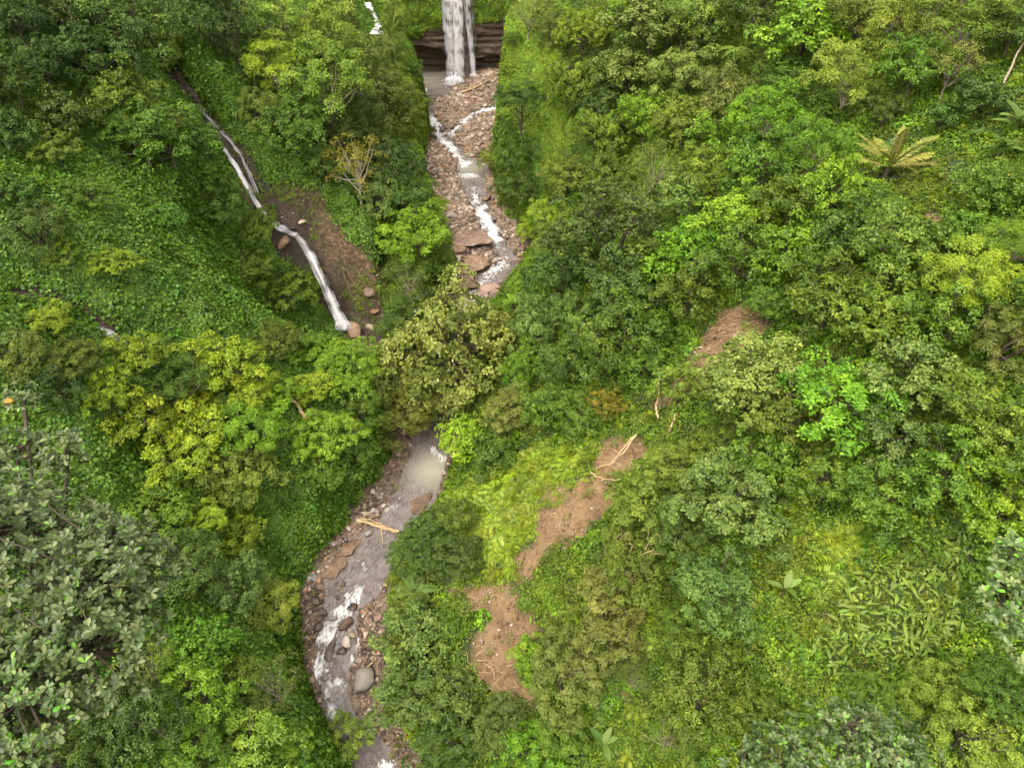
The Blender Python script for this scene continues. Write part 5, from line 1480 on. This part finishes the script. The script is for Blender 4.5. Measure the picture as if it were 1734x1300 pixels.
# ------------------------------------------------------------------ foreground trees with leathery leaves
def obovate(L, W):
    s = np.array([0, .3, .62, .88, 1.0]); w = np.array([.04, .30, .50, .36, .03]) * W
    mid = np.stack([L * s, 0 * s, -.10 * L * s * s], -1)
    a = mid + np.stack([0 * s, w, .35 * w], -1); b = mid + np.stack([0 * s, -w, .35 * w], -1)
    V = np.concatenate([mid, a, b]); i = np.arange(4)
    Q = np.concatenate([np.stack([i, i + 1, 5 + i + 1, 5 + i], -1), np.stack([i + 1, i, 10 + i, 10 + i + 1], -1)])
    return V, Q
OV, OQ = obovate(1.0, .50)
def leathery_tree(centers, ground_at, nlv, label, leafL, singles, mat=MT['ficus'], nros=9):
    """centers: list of (px, py, t, radius m) lobes of the crown"""
    lob = [(ray_at(px, py, t), r) for px, py, t, r in centers]
    bx, by = ground_at; bz = float(Z(bx, by, False)); base = np.array([bx, by, bz])
    root = empty('leathery_leaved_tree', (bx, by, bz)); tag(root, label, 'tree', 'leathery leaved foreground trees')
    Pn, Dn = [], []
    for c, r in lob:
        n = int(nlv * (r / 4.0) ** 2)
        d = unit(rng.normal(size=(n, 3)) + np.array([0, -.1, .35])); rr = r * (0.55 + .5 * rng.random((n, 1)) ** .6)
        rr *= (1 + .16 * fbm(d[:, 0] * 3, d[:, 1] * 3 + d[:, 2] * 2, 2, 90))[:, None]
        Pn.append(c + d * rr * np.array([1, 1, .85])); Dn.append(d)
    Pn = np.concatenate(Pn); Dn = np.concatenate(Dn); n = len(Pn)
    ax = unit(Dn * .7 + np.array([0, -.15, .9]) + rng.normal(size=Dn.shape) * .25)
    # rosette of leaves
    al = rng.random((n, 1)) * 6.28 + np.arange(nros)[None] * 2.4
    e1 = unit(np.cross(ax, np.array([.3, .9, .1]))); e2 = np.cross(ax, e1)
    up = rng.uniform(.15, .95, (n, nros, 1))
    D = unit(e1[:, None] * np.cos(al)[..., None] + e2[:, None] * np.sin(al)[..., None] + ax[:, None] * up)
    Nn = unit(ax[:, None] - D * (D * ax[:, None]).sum(-1, keepdims=True) + rng.normal(size=D.shape) * .15)
    Sd = np.cross(Nn, D)
    Ls = leafL * rng.uniform(.6, 1.15, (n, nros))
    M = np.stack([D, Sd, Nn], -1) * Ls[..., None, None]          # columns
    P0 = Pn[:, None] + ax[:, None] * (np.arange(nros) * .018)[None, :, None] - base
    tint = np.clip(rng.normal(.42, .2, (n, nros)) + rng.normal(0, .1, (n, 1)), 0, .94); tint[rng.random((n, nros)) < .035] = 1.0
    Mf = M.reshape(-1, 3, 3); Pf = P0.reshape(-1, 3); Tf = tint.ravel()
    # the leaves nearest the viewer and in frame are single parts
    wp = Pf + base; qx, qy, qt = proj(wp[:, 0], wp[:, 1], wp[:, 2]); inf = (qx > 4) & (qx < 1730) & (qy > 4) & (qy < 1296)
    order = np.argsort(np.where(inf, qt, 1e9)); si = order[:singles]; ri = np.setdiff1d(np.arange(len(Pf)), si)
    Vv = np.einsum('nij,vj->nvi', Mf[ri], OV) + Pf[ri][:, None]; Qv = OQ[None] + (np.arange(len(ri)) * len(OV))[:, None, None]
    fo_ = link('foliage', mesh_np('foliage', Vv.reshape(-1, 3), Qv.reshape(-1, 4), mat, {'tint': np.repeat(Tf[ri], len(OV))}, smooth=True), root); fo_['kind'] = 'stuff'
    lm = [mesh_np('leaf', OV, OQ, mat, {'tint': np.full(len(OV), v)}, smooth=True) for v in (.2, .4, .55, .75, 1.0)]
    for i_ in si:
        o = link('leaf', lm[int(np.argmin(np.abs(np.array([.2, .4, .55, .75, 1.0]) - Tf[i_])))], root)
        m4 = Matrix.Identity(4)
        for a in range(3):
            for b in range(3): m4[a][b] = float(Mf[i_][a, b])
            m4[a][3] = float(Pf[i_][a])
        o.matrix_local = m4
    # limbs
    parts = []
    c0 = lob[0][0] - base; top = c0 * .72
    S = np.linspace(0, 1, 9)[:, None]
    tr_ = np.array([0, 0, -1.0]) + (top - np.array([0, 0, -1.0])) * S + np.array([.3, .2, 0]) * np.sin(S * 3)
    V, Qd = tube(tr_, np.linspace(.34, .16, 9), 9); link('trunk', mesh_np('trunk', V, Qd, BARK, smooth=True), root)
    idx = rng.permutation(n)[: n // 9]
    for c, r in lob:
        cl = c - base; q = top + (cl - top) * np.linspace(0, 1, 6)[:, None] + .06 * rng.normal(size=(6, 3)); parts.append(tube(q, np.linspace(.12, .05, 6), 6))
    lc = np.array([c - base for c, r in lob])
    for i_ in idx:
        e = Pn[i_] - base; j = int(np.argmin(np.linalg.norm(lc - e, axis=1))); s0 = lc[j] + (e - lc[j]) * .15
        q = s0 + (e - s0) * np.linspace(0, 1, 7)[:, None] + (np.linspace(0, 1, 7) * (1 - np.linspace(0, 1, 7)))[:, None] * rng.normal(size=3) * .5
        parts.append(tube(q, np.linspace(.035, .010, 7), 5))
    V, Qd = merge(parts); link('limbs', mesh_np('limbs', V, Qd, BARK, smooth=True), root)
    return root, base
_, fb = leathery_tree([(-40, 1030, 17.5, 3.6), (50, 890, 19.5, 1.15), (175, 985, 17.5, 1.7), (150, 1100, 16.5, 1.6), (45, 1180, 15.5, 1.3), (30, 765, 21, .75), (110, 765, 21, .6), (15, 1270, 15.5, .8), (215, 940, 18, .9), (40, 672, 22, .45)], (-22, 7), 1650,
              'large foreground tree with grey green leathery leaves at left', .195, 300)
leathery_tree([(1410, 1330, 26, 2.5), (1500, 1270, 26, 1.4), (1320, 1290, 26, 1.3), (1440, 1230, 26, 1.1), (1260, 1310, 26, .8), (1545, 1300, 26, 1.2)], (14, 8), 900,
              'grey green leathery crown at the bottom edge, lower right', .23, 220)
leathery_tree([(1780, 1010, 21, 1.6), (1700, 1025, 21, .8), (1735, 960, 21, .8), (1745, 1090, 21, .8)], (31, 14), 1100,
              'grey leathery crown entering at the right edge', .25, 150)
# the orange leaf at the left edge
b = ray_at(6, 681, 21.0)
V, Qd = OV * np.array([.24, .30, .22]), OQ
MT['orange'] = leaf_mat('leaf_orange', (.6, .16, .02), (.7, .22, .03), (.8, .3, .05), trans=.2)
o = link('fallen_leaf', mesh_np('fallen_leaf', V, Qd, MT['orange'], {'tint': np.full(len(V), .5)}), None, tuple(b)); o.rotation_euler = (.6, .2, .8)
tag(o, 'single orange leaf caught in twigs at the left edge', 'leaf')

# ------------------------------------------------------------------ undergrowth: masses of plants on the ground, one object per kind
def faces_sample(n, extra=None):
    """points spread evenly over the ground's true area"""
    P00 = np.stack([XX, YY, ZZ], -1)
    a = P00[:-1, :-1]; b = P00[:-1, 1:]; c = P00[1:, :-1]
    nn = np.cross(b - a, c - a); ar = np.linalg.norm(nn, axis=-1)
    ctr = (a + b + c) / 3; px, py, t = proj(ctr[..., 0], ctr[..., 1], ctr[..., 2])
    vis = (px > -480) & (px < 2320) & (py > -170) & (py < 1620) & (t > 5) & (t < 230)
    w = (ar * vis * np.clip(62 / np.maximum(t, 1), 1, 2.6) ** 1.5).ravel(); w /= w.sum()
    idx = rng.choice(w.size, n, p=w); A = a.reshape(-1, 3)[idx]; B = (b - a).reshape(-1, 3)[idx]; D = (c - a).reshape(-1, 3)[idx]
    P = A + B * rng.random((n, 1)) + D * rng.random((n, 1)); Nn = unit(nn.reshape(-1, 3)[idx])
    return P, Nn, (ar * vis).sum()

def euler_from(normal, spin):
    """XYZ eulers that turn +Z to normal then spin about it"""
    out = np.empty_like(normal)
    for k, (nrm, s) in enumerate(zip(normal, spin)):
        q = Vector((0, 0, 1)).rotation_difference(Vector(nrm)) @ Matrix.Rotation(s, 3, 'Z').to_quaternion()
        out[k] = q.to_euler()[:]
    return out

def scatter(name, P, Nn, scl, protos, label=None, lean=0.5):
    col = bpy.data.collections.new(name + '_source')
    for k, me in enumerate(protos):
        o = bpy.data.objects.new(name + '_source', me); col.objects.link(o)
    up = unit(Nn * lean + np.array([0, 0, 1.0]) * (1 - lean) + rng.normal(size=Nn.shape) * .12)
    rot = euler_from(up, rng.random(len(P)) * 6.28)
    me = bpy.data.meshes.new(name); me.vertices.add(len(P)); me.vertices.foreach_set('co', P.astype(np.float32).ravel())
    a = me.attributes.new('rot', 'FLOAT_VECTOR', 'POINT'); a.data.foreach_set('vector', rot.astype(np.float32).ravel())
    a = me.attributes.new('scl', 'FLOAT', 'POINT'); a.data.foreach_set('value', np.asarray(scl, np.float32))
    a = me.attributes.new('idx', 'INT', 'POINT'); a.data.foreach_set('value', rng.integers(0, len(protos), len(P)).astype(np.int32))
    o = link(name, me)
    g = bpy.data.node_groups.new(name, 'GeometryNodeTree')
    g.interface.new_socket('Geometry', in_out='INPUT', socket_type='NodeSocketGeometry'); g.interface.new_socket('Geometry', in_out='OUTPUT', socket_type='NodeSocketGeometry')
    gi = g.nodes.new('NodeGroupInput'); go = g.nodes.new('NodeGroupOutput')
    ci = g.nodes.new('GeometryNodeCollectionInfo'); ci.inputs['Collection'].default_value = col; ci.inputs['Separate Children'].default_value = True; ci.inputs['Reset Children'].default_value = True
    ip = g.nodes.new('GeometryNodeInstanceOnPoints'); ip.inputs['Pick Instance'].default_value = True
    def na(nm, ty):
        n_ = g.nodes.new('GeometryNodeInputNamedAttribute'); n_.data_type = ty; n_.inputs['Name'].default_value = nm; return n_.outputs['Attribute']
    e2 = g.nodes.new('FunctionNodeEulerToRotation')
    g.links.new(na('rot', 'FLOAT_VECTOR'), e2.inputs[0])
    g.links.new(gi.outputs[0], ip.inputs['Points']); g.links.new(ci.outputs[0], ip.inputs['Instance']); g.links.new(na('idx', 'INT'), ip.inputs['Instance Index'])
    g.links.new(e2.outputs[0], ip.inputs['Rotation']); g.links.new(na('scl', 'FLOAT'), ip.inputs['Scale']); g.links.new(ip.outputs[0], go.inputs[0])
    md = o.modifiers.new('scatter', 'NODES'); md.node_group = g
    tag(o, label, kind='stuff')
    return o

def M3(VQT, mat, name='clump'): return mesh_np(name, VQT[0], VQT[1], mat, {'tint': VQT[2]})
P, Nn, area = faces_sample(175000)
px, py, tt = proj(P[:, 0], P[:, 1], P[:, 2])
bed = in_bed(P[:, 0], P[:, 1], 0.3)
s_ = in_any(px, py, SOIL, 16, P[:, 0], P[:, 1]); r_ = in_any(px, py, ROCK, 14, P[:, 0], P[:, 1])
iv = in_any(px, py, IVY, 25, P[:, 0], P[:, 1]); fe = in_any(px, py, FERN, 20, P[:, 0], P[:, 1]); ta = in_any(px, py, TARO, 25, P[:, 0], P[:, 1]); gr = in_any(px, py, GRASS, 22, P[:, 0], P[:, 1])
bare = bed | s_ | r_
nz = fbm(P[:, 0] / 9, P[:, 1] / 9, 2, 120); nz3 = fbm(P[:, 0] / 3, P[:, 1] / 3, 2, 140)
steep = np.where(Nn[:, 2] < .5, .5, 1.0)
u_ = rng.random(len(P))
other = ~(bare | iv | fe | ta | gr | in_any(px, py, WALLV))
base_den = area / 1000.0
print('visible ground area', area)
# leafy shrubs everywhere
bushA = [M3(bush(230, .20, .12), MT['mid'], 'shrub'), M3(bush(210, .26, .15, 8), MT['bright'], 'shrub'), M3(bush(260, .15, .09, 10), MT['dark'], 'shrub'), M3(bush(230, .17, .09), MT['lime'], 'shrub')]
bushB = [M3(bush(230, .20, .12), MT['mid'], 'shrub'), M3(bush(260, .15, .09, 10), MT['olive'], 'shrub'), M3(bush(230, .24, .08), MT['feather'], 'shrub'), M3(bush(230, .17, .09), MT['lime'], 'shrub'), M3(bush(200, .28, .17, 7), MT['bright'], 'shrub')]
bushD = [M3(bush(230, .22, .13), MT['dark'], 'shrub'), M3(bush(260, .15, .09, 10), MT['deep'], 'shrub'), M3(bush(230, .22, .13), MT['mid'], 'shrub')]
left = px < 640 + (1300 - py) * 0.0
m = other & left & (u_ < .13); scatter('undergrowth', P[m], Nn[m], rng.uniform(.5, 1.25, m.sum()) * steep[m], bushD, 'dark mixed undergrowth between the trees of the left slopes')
m = other & ~left & (u_ < .19) & (nz < .05); scatter('undergrowth', P[m], Nn[m], rng.uniform(.5, 1.2, m.sum()) * steep[m], bushA, 'leafy undergrowth between the trees of the right slopes')
m = other & ~left & (u_ < .19) & (nz >= .05); scatter('undergrowth', P[m], Nn[m], rng.uniform(.5, 1.2, m.sum()) * steep[m], bushB, 'light coloured undergrowth between the trees of the right slopes')
wv = in_any(px, py, WALLV, 12, P[:, 0], P[:, 1]) & ~bare & ~(crev := in_any(px, py, [[(892, 230), (915, 230), (925, 400), (895, 400)]]))
scatter('wall_vines', P[wv], Nn[wv], rng.uniform(.6, 1.1, wv.sum()), [M3(ivy_patch(46, .28, .22), MT['lime'], 'vine'), M3(ivy_patch(46, .28, .22), MT['bright'], 'vine'), M3(ivy_patch(46, .24, .2), MT['fern'], 'vine')], 'yellow green creepers on the sunlit canyon wall', lean=.85)
iv = iv & ~wv
m = (iv | (other & left)) & ~bare & (u_ > .45)
ivp = [M3(ivy_patch(60, .26, .25, tilt=.34), MT['ivy'], 'vine'), M3(ivy_patch(50, .31, .28, tilt=.34), MT['ivy'], 'vine'), M3(ivy_patch(64, .22, .20, tilt=.34), MT['ivy'], 'vine')]
scatter('vine_cover', P[m], Nn[m], rng.uniform(.7, 1.35, m.sum()), ivp, 'carpet of heart leaved vines over the left slopes and canyon walls', lean=.85)
m = iv & ~bare & (u_ < .035); scatter('vine_mounds', P[m], Nn[m], rng.uniform(.5, 1.0, m.sum()), [M3(bush(190, .28, .26, 6, flat=.6), MT['ivy'], 'vine'), M3(bush(190, .24, .22, 6, flat=.6), MT['ivy'], 'vine')], 'mounds in the carpet of heart leaved vines', lean=.7)
m = ~(bare | iv | ta | fe) & ~left & (u_ > .70) | (ta & (u_ > .93))
nh = fbm(P[:, 0] / 4.5, P[:, 1] / 4.5, 3, 160)
mh = m & (nh < -.05); scatter('herb_cover', P[mh], Nn[mh], rng.uniform(.6, 1.3, mh.sum()), [M3(ivy_patch(46, .20, .12, .8, .8), MT['mid'], 'herb'), M3(ivy_patch(46, .18, .11, .8, .8), MT['dark'], 'herb'), M3(bush(200, .16, .08), MT['mid'], 'herb')], 'darker low herbs in patches on the right slope', lean=.7)
mh = m & (nh >= -.05) & (nh < .2); scatter('herb_cover', P[mh], Nn[mh], rng.uniform(.6, 1.2, mh.sum()), [M3(ivy_patch(46, .24, .15, .8, .7), MT['mid'], 'herb'), M3(ivy_patch(46, .18, .10, .8, .8), MT['olive'], 'herb'), M3(ivy_patch(40, .26, .17, .8, .6), MT['bright'], 'herb')], 'low herbs covering the right slope', lean=.7)
mh = m & (nh >= .2); scatter('grass_cover', P[mh], Nn[mh], rng.uniform(.6, 1.3, mh.sum()), [M3(grass_tuft(40, .6), MT['grass'], 'grass'), M3(ivy_patch(46, .18, .10, .8, .8), MT['grass'], 'herb'), M3(grass_tuft(36, .5), MT['olive'], 'grass')], 'olive grass and weeds in patches on the right slope', lean=.6)
fr = lambda: frond(1.0, 11, .34, .085, .45)
m = (fe & ~bare & (u_ < .40)) | (other & ~left & (u_ > .975)) | (gr & (u_ > .95)); scatter('fern_bed', P[m], Nn[m], rng.uniform(.9, 1.9, m.sum()), [M3(rosette_of(fr, 7), MT['fern'], 'fern'), M3(rosette_of(fr, 6, .3), MT['fern'], 'fern'), M3(rosette_of(fr, 6), MT['lime'], 'fern')], 'yellow green fern bed above the lower river', lean=.6)
ta1 = lambda: broad_leaf(.66 * rng.uniform(.6, 1.15), .20, .25, .7, 5, .12, 1.1)
m = (ta & ~bare & (u_ < .80) & (nz3 > -.3)) | (fe & ~bare & (u_ > .93)); scatter('large_leaved_plants', P[m], Nn[m], rng.uniform(.5, .9, m.sum()), [M3(rosette_of(ta1, 6), MT['taro'], 'plant'), M3(rosette_of(ta1, 5, .4), MT['taro'], 'plant')], 'pale large leaved plants drooping down the lower right slope', lean=.6)
m = (gr & ~bare & (u_ < .62) & (nz3 < .3)) | (ta & (u_ > .85)) | (s_ & (u_ < .02)) | (bed & (u_ < .004)); ov = (s_ | r_) & ~bed & (fbm(P[:, 0] / 2.2, P[:, 1] / 2.2, 3, 150) > np.where(s_, .36, .16)) & (u_ < .45)
scatter('scar_creepers', P[ov], Nn[ov], rng.uniform(.35, .8, ov.sum()), [M3(ivy_patch(46, .22, .15, .8, .7), MT['mid'], 'herb'), M3(grass_tuft(34, .5), MT['lime'], 'herb'), M3(ivy_patch(46, .2, .12, .8, .7), MT['lime'], 'herb')], 'weeds and creepers growing back over the bare soil and rock', lean=.6)
scatter('grass', P[m], Nn[m], rng.uniform(.5, 1.1, m.sum()), [M3(grass_tuft(34, .55), MT['grass'], 'grass'), M3(grass_tuft(30, .4), MT['mid'], 'grass'), M3(ivy_patch(40, .2, .12, .7, .6), MT['mid'], 'grass')], 'yellow green grass and creepers in the clearings', lean=.5)
m = (gr | (ta & (u_ > .99))) & ~bare & (u_ > .90); scatter('clearing_shrubs', P[m], Nn[m], rng.uniform(.3, .9, m.sum()), bushB, 'small shrubs in the clearings')
# plants hanging on the headwall
VV = np.stack([CX, CY, CZ], -1); cpx, cpy, _ = proj(CX, CY, CZ)
lim = np.interp(CX, [-27, -21, -15, -13.4, -12.5, -8.2, -7.8, -5, -1, 2], [17.0, 17.5, 19.5, 21, 60, 60, 20, 21, 22, 20]) + 1.3 * fbm(CX / 2, CZ / 2, 2, 7)
sel = np.argwhere((CZ > lim)); k = rng.choice(len(sel), 2600); sel = sel[k]
Pc = VV[sel[:, 0], sel[:, 1]] + rng.normal(size=(len(sel), 3)) * .15; Nc = np.tile([0, -1.0, .35], (len(Pc), 1))
scatter('hanging_shrubs', Pc, Nc, rng.uniform(.5, 1.15, len(Pc)), [M3(bush(230, .20, .13), MT['bright'], 'shrub'), M3(bush(230, .20, .13), MT['mid'], 'shrub'), M3(bush(200, .22, .16), MT['lime'], 'shrub')], 'sunlit shrubs hanging on the rock wall beside the main waterfall', lean=.7)
